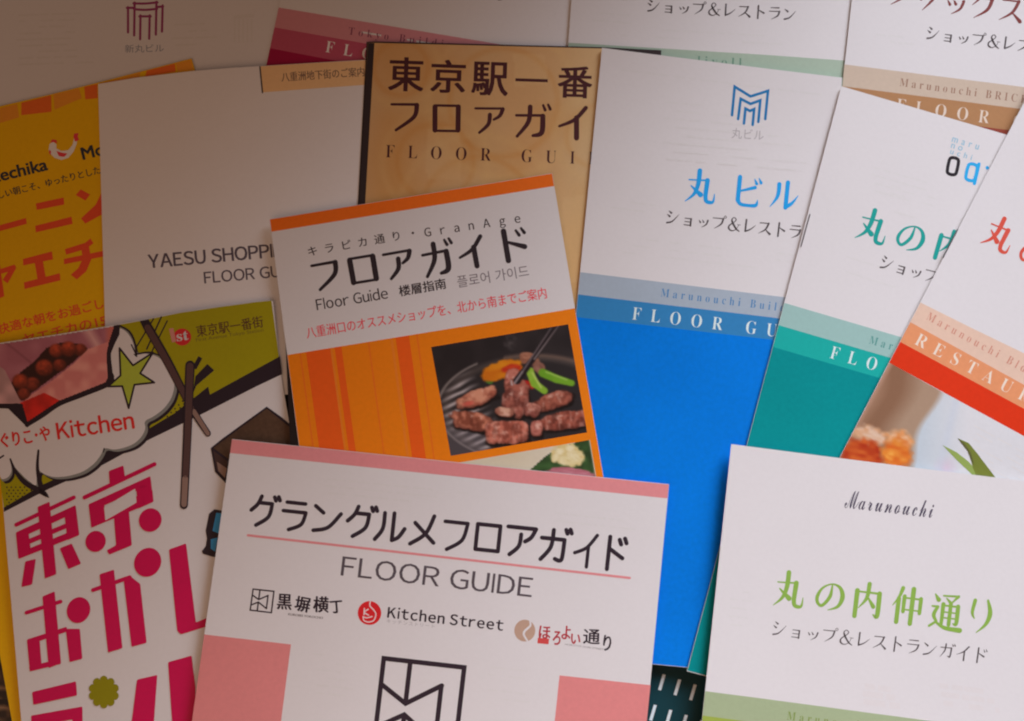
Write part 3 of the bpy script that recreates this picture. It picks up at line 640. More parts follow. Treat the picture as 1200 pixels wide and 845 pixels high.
# ================================================================== restaurant booklet
b = Leaflet('restaurant_guide', 'white booklet with orange and red bands and a flower photo, at the right edge', 'booklet', 7.6, (1228, 66), (1560, 240), (930, 640),
    curl=lambda s, t: 0.6 * math.sin(min(max(s, 0), 1) * math.pi * .8) + .7 * max(0, 1 - s / .22) ** 2)
b.body([(1228, 66), (1560, 240), (1270, 820), (930, 640)], PAPER, PAGE, 3)
def rl(y0): return 1228 - (y0 - 66) * (298 / 574) + .4
b.poly('colour_band', [(rl(354.5), 354.5), (1140, 385), (1200, 414), (1420, 524), (1400, 560), (1200, 451), (rl(377.5), 377.5)], I('pale_peach_ink', (236, 196, 178), P_RE), 1)
b.poly('colour_band', [(rl(377.5), 377.5), (1200, 451), (1400, 560), (1385, 586), (1200, 479), (rl(400.5), 400.5)], I('light_orange_ink', (234, 150, 106), P_RE), 1)
b.poly('colour_band', [(rl(400.5), 400.5), (1200, 479), (1385, 586), (1370, 612), (1200, 511), (rl(425), 425)], I('vermilion_ink', (224, 62, 26), P_RE), 1)
def f_flower(X, Y):
    C = np.zeros(X.shape + (3,)) + np.array((226, 228, 232)) / 255.
    C = mixc(C, 1 - (X - 1075) / 60, (200, 214, 224)); C = mixc(C, 1 - np.hypot(X - 1108, Y - 548) / 16, (220, 205, 222))
    C = mixc(C, (1 - np.abs(X - 1118 + (Y - 480) * .25) / 8) * .5, (205, 216, 230))
    e = 1108 - (Y - 448) * .40 + 5 * np.sin(Y / 14)
    C = mixc(C, (e - X) / 9, (176, 148, 124)); C = mixc(C, (e - 28 - X) / 26, (146, 108, 82)); C = mixc(C, (e - 66 - X) / 20, (176, 138, 112))
    C = mixc(C, (1000 - (Y - 500) * .55 - X + 8) / 6, (190, 150, 128))
    C = blob(C, X, Y, 1019, 511, 24, 14, 15, (236, 214, 196), (222, 170, 128), soft=1.6, seed=4)
    C = blob(C, X, Y, 1054, 516, 20, 15, 25, (238, 208, 178), (232, 160, 100), soft=1.6, seed=6)
    C = blob(C, X, Y, 1010, 534, 30, 23, 10, (226, 120, 50), (180, 52, 18), soft=1.8, seed=8, sc=9)
    C = blob(C, X, Y, 1050, 533, 21, 24, 10, (240, 166, 70), (222, 104, 32), soft=1.6, seed=12, sc=9)
    C = blob(C, X, Y, 1044, 532, 10, 8, 10, (250, 190, 90), (236, 140, 50), soft=1.4, seed=14, sc=6)
    C = blob(C, X, Y, 1012, 552, 34, 10, 10, (190, 70, 44), (150, 40, 26), soft=1.2, seed=15, sc=9)
    return C
b.photoq('photo_print', [(rl(425) + .1, 425), (1300, 569), (1188, 774), (930.5, 639.5)], 180, 150, f_flower, PRINT, 2)
LG1 = I('leaf_green_ink', (112, 120, 48), P_RE); LG2 = I('leaf_dark_ink', (92, 92, 52), P_RE)
lf = b.poly('leaf_print', [[(1122, 513.5), (1135, 519), (1145, 531), (1154, 543), (1167, 560), (1144, 558), (1140, 548), (1136, 532), (1129, 521)]], LG1, 4)
b.poly('leaf_print', [[(1122, 513.5), (1130, 519), (1138, 531), (1142, 545), (1138, 540), (1134, 529)], ], LG2, 5)
b.poly('leaf_print', [[(1104.5, 521.6), (1121, 530), (1135, 541), (1149, 557), (1140, 557), (1121, 539)]], I('leaf_bright_ink', (140, 158, 84), P_RE), 4)
b.drawn('heading_lettering', [('丸', 1165, 249, 35, 40, .47), ('の', 1205, 274, 34, 36, .5)], I('title_red_ink', (210, 78, 62), P_RE), MIN, 2, wf=1.3)
b.text('band_lettering', serif('Marunouchi Bldg'), 1085, 374, 1208, 441, 9.8, I('band_peach_ink', (200, 134, 118), P_RE), 2, track=1.7, off=-.008)
b.text('title_lettering', serif('RESTAURANT'), 1071, 403, 1264, 505, 15, I('pale_peach_white_ink', (238, 210, 196), P_RE), 2, track=2.0, off=-.010)
b.ghost(1140, 497, 1215, 538, 6, 8, GHOST, seed=41, L=3, thick=1.5)
staple(b, 1122.6, 268.5, 1105.4, 301.5)

# ================================================================== sweets brochure (comic art)
b = Leaflet('sweets_brochure', 'comic style brochure with magenta lettering, a pink snack box and chocolate sticks, lower left', 'brochure', 5.2, (-14, 404), (320, 352), (38, 1000),
    curl=lambda s, t: 0.5 * math.sin(min(max(s, 0), 1) * math.pi) + 1.7 * max(0, 1 - t / .2) ** 2)
b.body([(-14, 404), (60, 393), (121, 383.2), (170, 374.5), (212, 366), (260, 359), (300, 353.6), (316, 351.8), (320, 353), (329, 438), (338, 490), (396, 955), (38, 1000), (25, 845), (4, 597)], PAPER, PAGE, 2)
KP = P_KI
OLV = I('olive_green_ink', (122, 104, 10), KP); KBK = mat('comic_black_ink', (0.032, 0.02, 0.03), rough=.42)
b.poly('green_print', [(136, 381.3), (170, 375), (212, 366.5), (260, 359.4), (300, 354), (318, 352.2), (328.6, 430), (246, 474), (120, 539), (4.5, 596), (-1, 552), (60, 540), (150, 500)], OLV, 1)
b.poly('halftone_print', [ell(8 + 5.2 * i + (2.6 if j % 2 else 0), 571 + 3.6 * j, 1.0, 1.0, 6) for j in range(7) for i in range(8) if 571 + 3.6 * j < 596 - (5.2 * i) * .48] + [ell(196 + 4.5 * i + j * 1.5, 488 - 4.5 * i + 3.5 * j, 1.0, 1.0, 6) for j in range(3) for i in range(6)], KBK, 2)
b.poly('diagonal_print', [[(328, 417.5), (246, 462.5), (244, 453), (229, 465), (222, 470), (205, 484), (170, 505), (120, 531), (85, 552), (50, 568), (4.3, 595), (4.5, 600), (57, 573), (120, 545), (175, 515), (240, 483.5), (300, 453), (330.5, 438.5)],
    [(230, 452), (251, 434), (243, 426.5), (229, 441), (226, 462)], [(232.5, 417.5), (237, 420), (230, 433), (225, 431)]], KBK, 2)
b.strokes('comic_line_print', [[(189, 371.5, 1.8), (172, 409, 1.8)], [(180, 373.5, 1.6), (159, 408, 1.6)], [(196, 376, 1.6), (178, 412, 1.6)]], KBK, 2, smooth=False)
cl = [(0, 472), (30, 500), (70, 470), (126, 448), (128, 430), (133, 402), (140, 382), (150, 388), (157, 399), (160, 414), (170, 413), (185, 416), (198, 427), (206, 442), (208, 456), (204, 470), (195, 482), (183, 491), (172, 496),
      (174, 505), (169, 515), (160, 523), (150, 527), (137, 530), (125, 527), (122, 535), (114, 546), (100, 556), (82, 561), (66, 562), (54, 558), (47, 552), (46, 564), (46, 573), (34, 566), (22, 554), (14, 545), (15, 556), (10, 563), (1.5, 565), (-2, 545)]
for _ in range(2):
    cl = [q for i in range(len(cl)) for q in ((cl[i][0] * .78 + cl[(i + 1) % len(cl)][0] * .22, cl[i][1] * .78 + cl[(i + 1) % len(cl)][1] * .22), (cl[i][0] * .22 + cl[(i + 1) % len(cl)][0] * .78, cl[i][1] * .22 + cl[(i + 1) % len(cl)][1] * .78))]
def sh(P, dx, dy): return [(x + dx, y + dy) for x, y in P]
b.poly('cloud_shadow_print', sh(cl, 2.6, 2.6), KBK, 3)
b.poly('cloud_shadow_print', cl, I('cloud_grey_ink', (98, 88, 80), KP), 4)
b.poly('cloud_print', [(x - (3.2 if x > 40 and y > 430 else 1.2), y - (2.6 if y > 430 else -1)) for x, y in cl], PAPER, 5)
for st in [[(45, 528, 2.6), (44, 550, 4), (49, 574, 6), (54, 582, 1)], [(12, 538, 2), (18, 552, 4), (30, 566, 6), (50, 577, 6), (57, 583, 1)], [(-2, 538, 2), (4, 534, 2)], [(141, 382, 2), (152, 389, 2.2), (158, 402, 2.2), (160, 417, 1.6)], [(154, 404, 1.5), (160, 417, 1.8), (157, 415, 1)], [(160, 415, 2), (176, 413, 2), (190, 418, 1)], [(122, 526, 2), (121, 530, 1)]]: b.strokes('cloud_line_print', [st], KBK, 6)
b.poly('box_outline_print', [(134, 381.4), (140.5, 380.4), (140, 392), (134, 404), (128.5, 418), (129, 430), (134, 441), (132, 451), (124, 453.5), (98, 463), (70, 474), (50, 487), (32, 501), (20, 489), (10, 479), (-8, 478), (-9, 470), (20, 470)], KBK, 7)
def f_box(X, Y):
    C = np.zeros(X.shape + (3,)) + np.array((158, 96, 112)) / 255.
    C = mixc(C, (vnoise(X, Y, 14, 2) - .3) * 1.0, (182, 122, 136))
    C = mixc(C, 1 - np.abs(X - 108 - (Y - 395) * .6) / 11, (206, 160, 160))
    C = mixc(C, (X - 122) / 6, (190, 106, 98))
    C = mixc(C, (1 - np.abs(Y - 412 - (X - 20) * .8) / 3) * .5, (120, 66, 78))
    hole = [(10, 452), (24, 436), (40, 424), (54, 408), (72, 401), (92, 403), (103, 408), (84, 426), (60, 444), (38, 460), (25, 470)]
    C = np.where(inpoly(X, Y, hole)[..., None], np.array((50, 20, 18)) / 255., C)
    for i, (x, y, r) in enumerate(((66, 411, 10), (94, 410, 9), (80, 409, 11), (70, 428, 9), (52, 431, 12), (38, 450, 10), (24, 447, 11), (28, 462, 9))):
        d = np.hypot(X - x, (Y - y) * 1.08) / r; sh_ = np.clip(1.15 - np.hypot(X - x + r * .1, Y - y + r * .35) / (r * 1.25), 0, 1)[..., None]
        col = np.array((62, 24, 18)) / 255. * (1 - sh_) + np.array((168, 66, 40) if i % 2 == 0 else (140, 56, 38)) / 255. * sh_
        C = mixc(C, (1 - d) * 4, col * (.85 + .3 * vnoise(X, Y, 3, i + 40)[..., None]))
    fl = inpoly(X, Y, [(24, 474), (38, 462), (60, 447), (84, 428), (104, 409), (128, 400), (127, 420), (127, 450), (72, 474), (40, 476)])
    pk = mixc(np.zeros(X.shape + (3,)) + np.array((200, 124, 122)) / 255., (vnoise(X, Y, 10, 5) - .3) * 1.3, (222, 160, 150))
    C = np.where(fl[..., None], pk, C)
    C = np.where(inpoly(X, Y, [(-14, 420), (6, 434), (15, 452), (26, 474), (-14, 478)])[..., None], (np.array((190, 150, 152)) / 255. * (.85 + .25 * vnoise(X, Y, 12, 7))[..., None]), C)
    C = np.where(inpoly(X, Y, [(24, 472), (52, 460), (72, 470), (31, 498)])[..., None], np.array((212, 40, 32)) / 255. * (.8 + .25 * vnoise(X, Y, 8, 9))[..., None], C)
    return C * 1.12
b.photo('photo_print', -12, 140, 380, 498, f_box, [(-12, 404.5), (60, 393.8), (121, 384), (134.5, 382), (128, 402), (125.5, 416), (127, 443), (124, 448.5), (70, 470), (31, 496), (26, 474), (-12, 473)], PRINT, 8, step=1.0)
b.strokes('box_outline_print', [[(135.5, 383.5, 4), (135, 392, 5), (129, 407, 5), (127.5, 418, 5), (129, 438, 6), (129, 449, 5), (98, 462.5, 4.5), (70, 473.5, 4.5), (50, 487, 4.5), (31.5, 498.5, 4)], [(31, 498, 4), (24, 476, 3), (10, 475.5, 4), (-8, 475.5, 4)]], KBK, 9)
star = [(140, 408), (155.8, 428.3), (179.2, 413.3), (164.2, 437.5), (180.8, 448.3), (157.5, 450.8), (150.8, 478.3), (143.3, 452.5), (126.7, 453), (141.3, 440)]
b.poly('star_print', star, I('star_olive_ink', (118, 112, 30), KP), 8)
b.strokes('star_print', [[(star[i][0], star[i][1], 2.2), (star[(i + 1) % 10][0], star[(i + 1) % 10][1], 2.2)] for i in range(10)], KBK, 9, smooth=False)
CH = I('chocolate_ink', (62, 38, 34), KP); BI = I('biscuit_ink', (104, 74, 62), KP)
b.poly('stick_print', [(163.8, 376.2), (174, 374.2), (180, 385), (170, 389)], KBK, 9)
b.strokes('stick_print', [[(172.5, 382, 10.5), (197, 425, 10.5), (225, 479, 8.5), (243.5, 508, 7.5)]], KBK, 9)
b.strokes('stick_print', [[(173, 384, 7.5), (197, 426, 7.5), (224, 478, 6.5)]], CH, 10)
b.strokes('stick_print', [[(227, 482, 5.5), (243.5, 508, 5)]], BI, 10)
b.strokes('stick_print', [[(222.7, 428, 11), (219, 520, 10), (215.5, 592, 9.5)]], KBK, 11)
b.strokes('stick_print', [[(222.7, 429, 8), (220, 510, 7.5), (217.5, 556, 7)]], CH, 12)
b.strokes('stick_print', [[(217, 561, 7), (215.6, 591, 6.5)]], BI, 12)
b.poly('chocolate_print', [(247, 525), (262, 513), (312.5, 476.5), (330, 489), (350, 506), (352, 540), (300, 580), (264, 566), (252, 553)], KBK, 9)
b.poly('chocolate_print', [(250, 525), (312.5, 479), (350, 509), (348, 545), (275, 556), (268, 538)], I('dark_chocolate_ink', (58, 36, 24), KP, var=.3), 10)
b.poly('chocolate_print', [[(250, 528), (267, 541), (263, 560), (254, 551)]], I('chocolate_side_ink', (50, 30, 26), KP), 10)
b.poly('chocolate_print', [[(254, 541), (266, 549), (263.5, 560), (256, 552)]], BI, 11)
b.poly('blue_figure_print', [(251, 597), (264, 599), (260, 654), (249, 652.5), (238, 649), (236.5, 646), (241, 640), (242.5, 631), (241, 622), (245, 602)], KBK, 9)
b.poly('blue_figure_print', [[(253.5, 601), (263, 602), (258, 626), (249, 622)], [(247, 632), (255, 630), (252, 646.5), (247, 643)]], I('comic_blue_ink', (40, 96, 128), KP), 10)
RL = I('logo_red_ink', (150, 26, 26), KP)
b.poly('round_logo', ell(213.5, 395, 10.5, 10), RL, 2)
b.text('logo_lettering', serif('st'), 207.5, 400, 221, 398, 10.5, I('logo_white_ink', (150, 130, 120), KP), 3, bold=B1)
b.text('logo_lettering', serif('1'), 201.5, 401, 206, 400, 16, I('logo_pink_ink', (150, 88, 74), KP), 3, bold=B2)
BRN = I('brown_lettering_ink', (64, 34, 20), KP)
b.text('name_lettering', '東京駅一番街', 231, 395.5, 309, 383.5, 14, BRN, 2, bold=B1)
b.text('name_lettering', 'First Avenue Tokyo Station', 230, 400.5, 309, 388.3, 4, I('faint_brown_ink', (82, 62, 20), KP), 2)
KR = I('kitchen_red_ink', (160, 26, 22), KP)
b.text('kitchen_lettering', 'ぐりこ･や', 2, 525, 59, 515.5, 17, KR, 9, bold=((.6, 0), (1.1, 0), (.5, .6)))
b.sans('kitchen_lettering', 'Kitchen', 67.5, 514.5, 157, 501.5, 19, KR, 9, bold=((1.1, 0), (.55, 0), (.55, .7)))
MG = I('magenta_ink', (146, 8, 36), KP)
def rp(P, r=1.6):   # soften the corners of a lettering shape
    o = []; n = len(P)
    for i in range(n):
        a, p, c = P[i - 1], P[i], P[(i + 1) % n]
        da = math.hypot(a[0] - p[0], a[1] - p[1]); dc = math.hypot(c[0] - p[0], c[1] - p[1]); k1 = min(.45, r / da); k2 = min(.45, r / dc)
        q0 = (p[0] + (a[0] - p[0]) * k1, p[1] + (a[1] - p[1]) * k1); q2 = (p[0] + (c[0] - p[0]) * k2, p[1] + (c[1] - p[1]) * k2)
        for t in (0, .33, .67, 1): o.append(tuple((1 - t) ** 2 * q0[j] + 2 * t * (1 - t) * p[j] + t * t * q2[j] for j in (0, 1)))
    return o
S = lambda x0, y0, x1, y1, w_: ('s', (x0, y0, w_), (x1, y1, w_))
def letter(parts, Lx=9):
    polys = []
    for p in parts:
        if p[0] == 's':
            v, f, dz = [], [], []; (x0, y0, w_), (x1, y1, _) = p[1], p[2]; a = math.atan2(y1 - y0, x1 - x0); P = []
            for k in range(7): t = a + math.pi / 2 + math.pi * k / 6; P.append((x0 + math.cos(t) * w_ / 2, y0 + math.sin(t) * w_ / 2))
            for k in range(7): t = a - math.pi / 2 + math.pi * k / 6; P.append((x1 + math.cos(t) * w_ / 2, y1 + math.sin(t) * w_ / 2))
            polys.append(P)
        else: polys.append(rp(list(p)))
    return b.poly('magenta_character', polys, MG, Lx)
letter([S(19, 615, 86.5, 583, 4.6), ((44, 594), (58, 588), (66, 673), (52.5, 678)), ((18.5, 624), (32.5, 617.5), (36.5, 648), (21.5, 655)), ((75, 598.5), (88.5, 592), (93, 627), (79, 633)),
        ((18.5, 624), (88.5, 592), (89.5, 600), (19.5, 632.5)), ((21, 637), (90, 608), (90.7, 613.5), (21.6, 643)), ((21.6, 648), (92, 619), (93, 627), (22, 655)), ((29.6, 658), (42, 655), (37.6, 685), (25, 688)), ((70, 642.5), (84, 637), (95, 660.6), (80, 667))])
letter([((127.5, 552), (144.5, 545.5), (146.5, 560), (128.5, 567)), S(99, 583, 181, 544, 4.8), ((103.7, 591), (121.5, 583), (124, 611), (107, 618.5)), ((159, 567), (176, 558), (180, 588), (162, 596)),
        ((103.7, 591), (176, 558), (177.5, 567.5), (105, 600)), ((105.5, 604), (178.5, 574), (180, 588), (107, 618.5)), ((133.5, 606), (151, 599), (154.5, 639), (128, 650), (125, 645), (136, 639)), ell(176, 609.5, 13.2, 14, a=.5), ell(112, 634.5, 11.8, 12.5, a=.5)])
b.poly('magenta_character', rp([(122, 594.5), (158.5, 572.5), (160, 589), (123.5, 610)], 1), PAPER, 10)
letter([S(31, 718, 71, 705, 4.4), ((49.7, 699), (64, 693), (71.5, 777), (57, 783)), ((31.5, 749.5), (46, 746), (49, 783), (35, 787)), ((31.5, 749.5), (78, 734.5), (79, 740), (32, 756)), ((34, 781), (71, 772), (71.5, 778), (35, 787)), ((77, 737), (93.5, 737), (96.5, 772), (81.5, 776)), ell(92, 715, 13.5, 15.5, a=.4)])
letter([S(109, 691.5, 152, 676.5, 4.6), ((116.6, 673), (133.5, 667.6), (143.5, 759.7), (126.6, 764.7)), ((145, 680.6), (151.7, 674.4), (164.3, 684.4), (171.8, 753.4), (154.2, 758)), ell(173, 659, 15.5, 17.5, a=.5)])
letter([((198, 644), (218, 636.8), (229.5, 729.6), (243, 724), (243, 734), (212, 743.4), (207.7, 739.6))])
letter([((37.6, 811), (89, 798.5), (90.3, 815), (39, 826)), ((36.4, 838.7), (96.6, 828), (97, 880), (84, 880), (85, 843), (50, 850), (50, 880), (38, 880))])
letter([((160.5, 796.5), (184.3, 791), (178, 880), (150, 880)), ((197, 776), (224.5, 768.4), (229, 806), (229, 880), (204, 880))])
fl = []
for k in range(60):
    t = k / 60 * 2 * math.pi; r = 14.8 + 3.4 * abs(math.sin(t * 5)) ** .6; fl.append((121.6 + r * math.cos(t), 811 + r * 1.05 * math.sin(t)))
b.poly('flower_print', fl, I('flower_green_ink', (122, 136, 20), KP), 9)

# ================================================================== orange floor guide with grill photo
b = Leaflet('orange_floor_guide', 'orange brochure with a photo of grilling meat, in the centre of the pile', 'brochure', 7.3, (316, 257), (647, 203), (376, 725),
    curl=lambda s, t: 0.8 * max(0, 1 - s / .5) ** 2 * (.3 + min(t, .4)) + .25 * math.sin(min(max(s, 0), 1) * math.pi))
b.body([(316, 257), (647, 203), (707, 558), (727, 676), (376, 725), (350, 520)], PAPER, PAGE, 2)
b.sheet('back_cover', [(330, 300), (640, 250), (716, 672), (362, 718), (345.5, 600), (340, 520), (336, 433)], mat('black_back_cover', (.02, .013, .013), rough=.4), top=-0.0003)
OG = I('orange_ink', (208, 106, 14), (186, 168, 164)); OGt = I('deep_orange_ink', (190, 82, 14), P_GA)
RS = I('stripe_red_orange_ink', (196, 76, 14), P_GA); RT = I('stripe_thin_ink', (184, 74, 14), P_GA)
def gl(y): return 316 + (y - 257) * (34 / 263) + .3
def gr(y): return 647 + (y - 203) * (60 / 355) - .2
b.poly('colour_band', [(gl(257.2), 257.2), (646.8, 203.4), (gr(218), 218), (gl(271.6), 271.6)], OGt, 1)
b.poly('colour_field', [(gl(416), 416), (600, 373.5), (gr(361.3), 361.3), (726.5, 675.5), (376.4, 724), (350.4, 520)], OG, 1)
def stripe(x0, x1):  # stripe given at y=422, leaning with the sheet
    T = lambda x: (x - .142 * (422 - (416 - (x - 337.5) * .163)), 416 - (x - 337.5) * .163)
    a, c = T(x0), T(x1); a = (a[0], 416 - (a[0] - 337.5) * .1635 + .3); c = (c[0], 416 - (c[0] - 337.5) * .1635 + .3)
    return [a, c, (x1 + .137 * 240, 662), (x0 + .137 * 240, 662)]
b.poly('stripe_print', [stripe(360, 389), stripe(394.3, 402.5), stripe(467.5, 483.5)], RS, 2)
b.poly('stripe_print', [stripe(352, 354), stripe(434, 436), stripe(492, 494)], RT, 2)
b.poly('stripe_print', [stripe(389, 391.4), stripe(461, 464)], I('stripe_pale_ink', (186, 84, 20), P_GA), 2)
def f_grill(X, Y):
    C = np.zeros(X.shape + (3,)) + np.array((40, 35, 37)) / 255.
    C = mixc(C, (vnoise(X, Y, 16, 11) - .4) * .8, (62, 55, 56))
    C = mixc(C, (1 - np.hypot((X - 598) / 10, (Y - 401) / 12)) * .5 * vnoise(X, Y, 3, 2) * 2, (120, 112, 112))      # steam
    e = np.hypot((X - 625) / 112, (Y - 478) / 64)                          # the round iron plate
    C = mixc(C, (1.0 - e) * 14, (74, 66, 64)); C = mixc(C, (.9 - e) * 14, (44, 40, 42))
    C = mixc(C, (1 - np.abs(e - 1.0) * 40) * (X < 560), (150, 140, 135)); C = mixc(C, (1 - np.abs(e - .96) * 16) * (X > 590) * .8, (122, 100, 88))
    rib = .5 + .5 * np.sin((X * .45 + Y * 1.0) / 1.55 + 1.2 * vnoise(X, Y, 12, 3))
    C = mixc(C, (rib ** 1.5) * np.clip((574 - X + (Y - 470) * .5) / 26, 0, 1) * np.clip((1 - e) * 8, 0, 1), (196, 186, 186))
    C = mixc(C, np.clip((Y - 488 - (X - 560) * .1) / 18, 0, 1) * np.clip((580 - X) / 16, 0, 1) * .45, (130, 124, 132))
    C = blob(C, X, Y, 574, 447, 5, 4, 0, (96, 150, 60), (60, 110, 40), seed=31)
    C = blob(C, X, Y, 589, 434, 28, 12, -14, (240, 160, 30), (214, 116, 14), soft=3, seed=32, sc=12)
    C = blob(C, X, Y, 600, 432, 13, 6, -10, (226, 84, 40), (196, 50, 24), soft=2, seed=33)
    C = blob(C, X, Y, 620, 421, 13, 8, 20, (196, 140, 112), (150, 96, 74), seed=34)
    C = blob(C, X, Y, 632, 431, 9, 7, 50, (176, 128, 110), (130, 86, 72), seed=35)
    C = blob(C, X, Y, 619, 451, 10, 5, 20, (222, 58, 50), (180, 34, 30), seed=36)
    C = cap(C, X, Y, 621, 435, 626, 450, 4.6, 4.2, (150, 196, 62)); C = cap(C, X, Y, 626, 449, 638, 458, 4.4, 4.0, (140, 188, 54)); C = cap(C, X, Y, 624, 437, 634, 454, 1.3, 1.3, (186, 218, 104))
    C = cap(C, X, Y, 636, 437, 652, 444, 5.0, 4.8, (112, 170, 40)); C = cap(C, X, Y, 652, 444, 670, 449, 4.8, 3.6, (120, 176, 44)); C = cap(C, X, Y, 640, 436, 664, 445, 1.0, 1.0, (160, 206, 90))
    fb = lambda sc, sd: (vnoise(X, Y, sc, sd) * .5 + vnoise(X, Y, sc / 2, sd + 1) * .3 + vnoise(X, Y, sc / 4, sd + 2) * .2)
    def mt(C, x, y, rx, ry, a, sd, c1=(204, 126, 102), c2=(100, 50, 36), p=2.6, grain=0.0):
        a = math.radians(a); u = (X - x) * math.cos(a) + (Y - y) * math.sin(a); w = -(X - x) * math.sin(a) + (Y - y) * math.cos(a)
        wob = (fb(9, sd) - .5) * 1.0 + (vnoise(X, Y, 3, sd + 9) - .5) * .18
        dd = lambda uu, ww, k: np.abs(uu / (rx * k)) ** p + np.abs(ww / (ry * k)) ** p + wob
        C = mixc(C, (1 - dd(u - 1.5, w - 2.6, 1.06)) * 2.4, (18, 10, 10))
        d = dd(u, w, 1.0); n = fb(11, sd + 20); body = np.array(c1) / 255. * np.ones(X.shape + (3,))
        body = mixc(body, np.clip((n - .46) * 4.5, 0, 1) * .85, c2)
        body = mixc(body, np.clip((d - .45) * 1.5 + w / ry * .35, 0, .85), (96, 46, 38))
        body = mixc(body, np.clip((vnoise(u * 1.0, w * .35, 2.4, sd + 31) - .55) * 3, 0, 1) * grain, (232, 176, 160))
        hl = np.clip((fb(6.5, sd + 50) - .60) * 7, 0, 1) * np.clip(1.1 - d, 0, 1) * np.clip(.75 - w / ry * .6, 0, 1)
        body = mixc(body, hl * .6, (250, 216, 198)); body = mixc(body, np.clip((fb(7, sd + 70) - .55) * 5, 0, 1) * .45, (92, 40, 30))
        return mixc(C, (1 - d) * 5, body)
    C = mt(C, 559, 466, 27, 10, -20, 41, (224, 156, 126), (176, 96, 74)); C = blob(C, X, Y, 549, 473, 9, 4, -10, (222, 104, 88), (206, 90, 76), soft=1.0, seed=60)
    C = mt(C, 601, 446, 11, 14, 5, 43, (204, 126, 108), (140, 70, 60)); C = mt(C, 604, 468, 16, 23, 12, 45, (178, 104, 88), (104, 50, 42), 3.2, .3)
    C = mt(C, 592, 483, 12, 6, 10, 47, (226, 176, 150), (160, 98, 80))
    C = mt(C, 648, 470, 25, 10, -18, 49, (178, 102, 82), (104, 50, 38)); C = mt(C, 624, 481, 10, 9, 20, 51, (206, 140, 122), (140, 74, 64))
    C = mt(C, 552, 493, 26, 12, 8, 53, (214, 136, 108), (130, 66, 48)); C = mt(C, 594, 507, 26, 14, -2, 55, (208, 120, 98), (140, 68, 54), 4, .5)
    C = mt(C, 662, 493, 32, 11, -8, 57, (168, 88, 70), (88, 40, 32), 3, .5); C = mt(C, 629, 503, 8, 10, 10, 59, (204, 128, 112), (150, 80, 70))
    C = cap(C, X, Y, 654, 381, 606, 446, 1.6, 4.4, (34, 26, 30)); C = cap(C, X, Y, 655, 381, 626, 421, .5, .9, (150, 138, 138)); C = cap(C, X, Y, 646, 384, 612, 436, .6, 1.0, (120, 108, 112)); C = cap(C, X, Y, 612, 436, 603, 449, 1.0, 1.2, (160, 148, 150)); C = cap(C, X, Y, 600, 451, 599, 446, 1.0, .8, (200, 190, 190))
    for _ in range(1):                                                        # the slight softness of screen printing
        P_ = np.pad(C, ((1, 1), (1, 1), (0, 0)), mode='edge'); C = (P_[1:-1, 1:-1] * 2 + P_[:-2, 1:-1] + P_[2:, 1:-1] + P_[1:-1, :-2] + P_[1:-1, 2:]) / 6
    return C
PHG = PRINT
b.photoq('photo_print', [(505.3, 406.7), (665.8, 380), (688, 506.7), (528.3, 534.2)], 175, 140, f_grill, PHG, 3)
def f_rose(X, Y):
    C = np.zeros(X.shape + (3,)) + np.array((222, 212, 186)) / 255.
    C = mixc(C, (X - 600) / 80, (232, 224, 205))
    lf = inpoly(X, Y, [(615, 556), (640, 534), (652, 527), (672, 519), (700, 512), (700, 562), (616, 562)]); C = np.where(lf[..., None], np.array((52, 84, 44)) / 255. * (.75 + .5 * vnoise(X, Y, 7, 4))[..., None], C)
    C = mixc(C, (X - (691 + (Y - 516) * .17 - 1.5)) / 2, (226, 220, 196))
    C = blob(C, X, Y, 665, 534, 22, 15, 5, (244, 236, 190), (226, 206, 140), soft=3, seed=5, sc=6, wob=.3)
    for k, (x, y) in enumerate(((656, 529), (668, 526), (675, 536), (660, 540), (668, 534), (651, 537))): C = blob(C, X, Y, x, y, 6, 5, 20 * k, (254, 248, 216), (238, 224, 170), soft=1.3, seed=90 + k)
    C = blob(C, X, Y, 668, 556, 30, 9, 4, (214, 150, 160), (190, 110, 124), soft=3, seed=7)
    return C
b.photoq('photo_print', [(533, 543), (691.3, 515.5), (704, 589), (546, 616)], 120, 60, f_rose, PHG, 3)
GK = I('guide_black_ink', (34, 24, 26), P_GA); GRD = I('guide_red_ink', (196, 50, 56), P_GA)
b.text('name_lettering', 'キラピカ通り・', 362, 300.5, 486, 278.3, 11, GK, 2, track=2.1, bold=B1)
b.sans('name_lettering', 'GranAge', 498, 277.5, 610, 260.5, 10, GK, 2, gap=.95, bold=B1)
b.drawn('title_lettering', [('フ', 361.5, 307, 36, 36, -.15), ('ロ', 404, 300, 38, 36, -.15), ('ア', 446, 294, 38, 36, -.15), ('ガ', 490.5, 285.5, 38, 42, -.17), ('イ', 533.5, 279, 34, 38, -.15), ('ド', 580.5, 271, 36, 38, -.17)], GK, HV, 3, wf=1.12)
b.sans('subtitle_lettering', 'Floor Guide', 371.5, 363.5, 455, 349.5, 12.5, GK, 2, bold=B1)
b.text('subtitle_lettering', '楼層指南', 468.5, 347.5, 523, 338, 12.5, GK, 2, bold=B2)
b.text('subtitle_lettering', '플로어 가이드', 537, 337.5, 620.5, 324, 14, I('guide_grey_ink', (92, 78, 78), P_GA), 2)
b.text('caption_lettering', '八重洲口のオススメショップを、北から南までご案内', 360, 397, 641, 349.5, 13.5, GRD, 2, bold=B1)

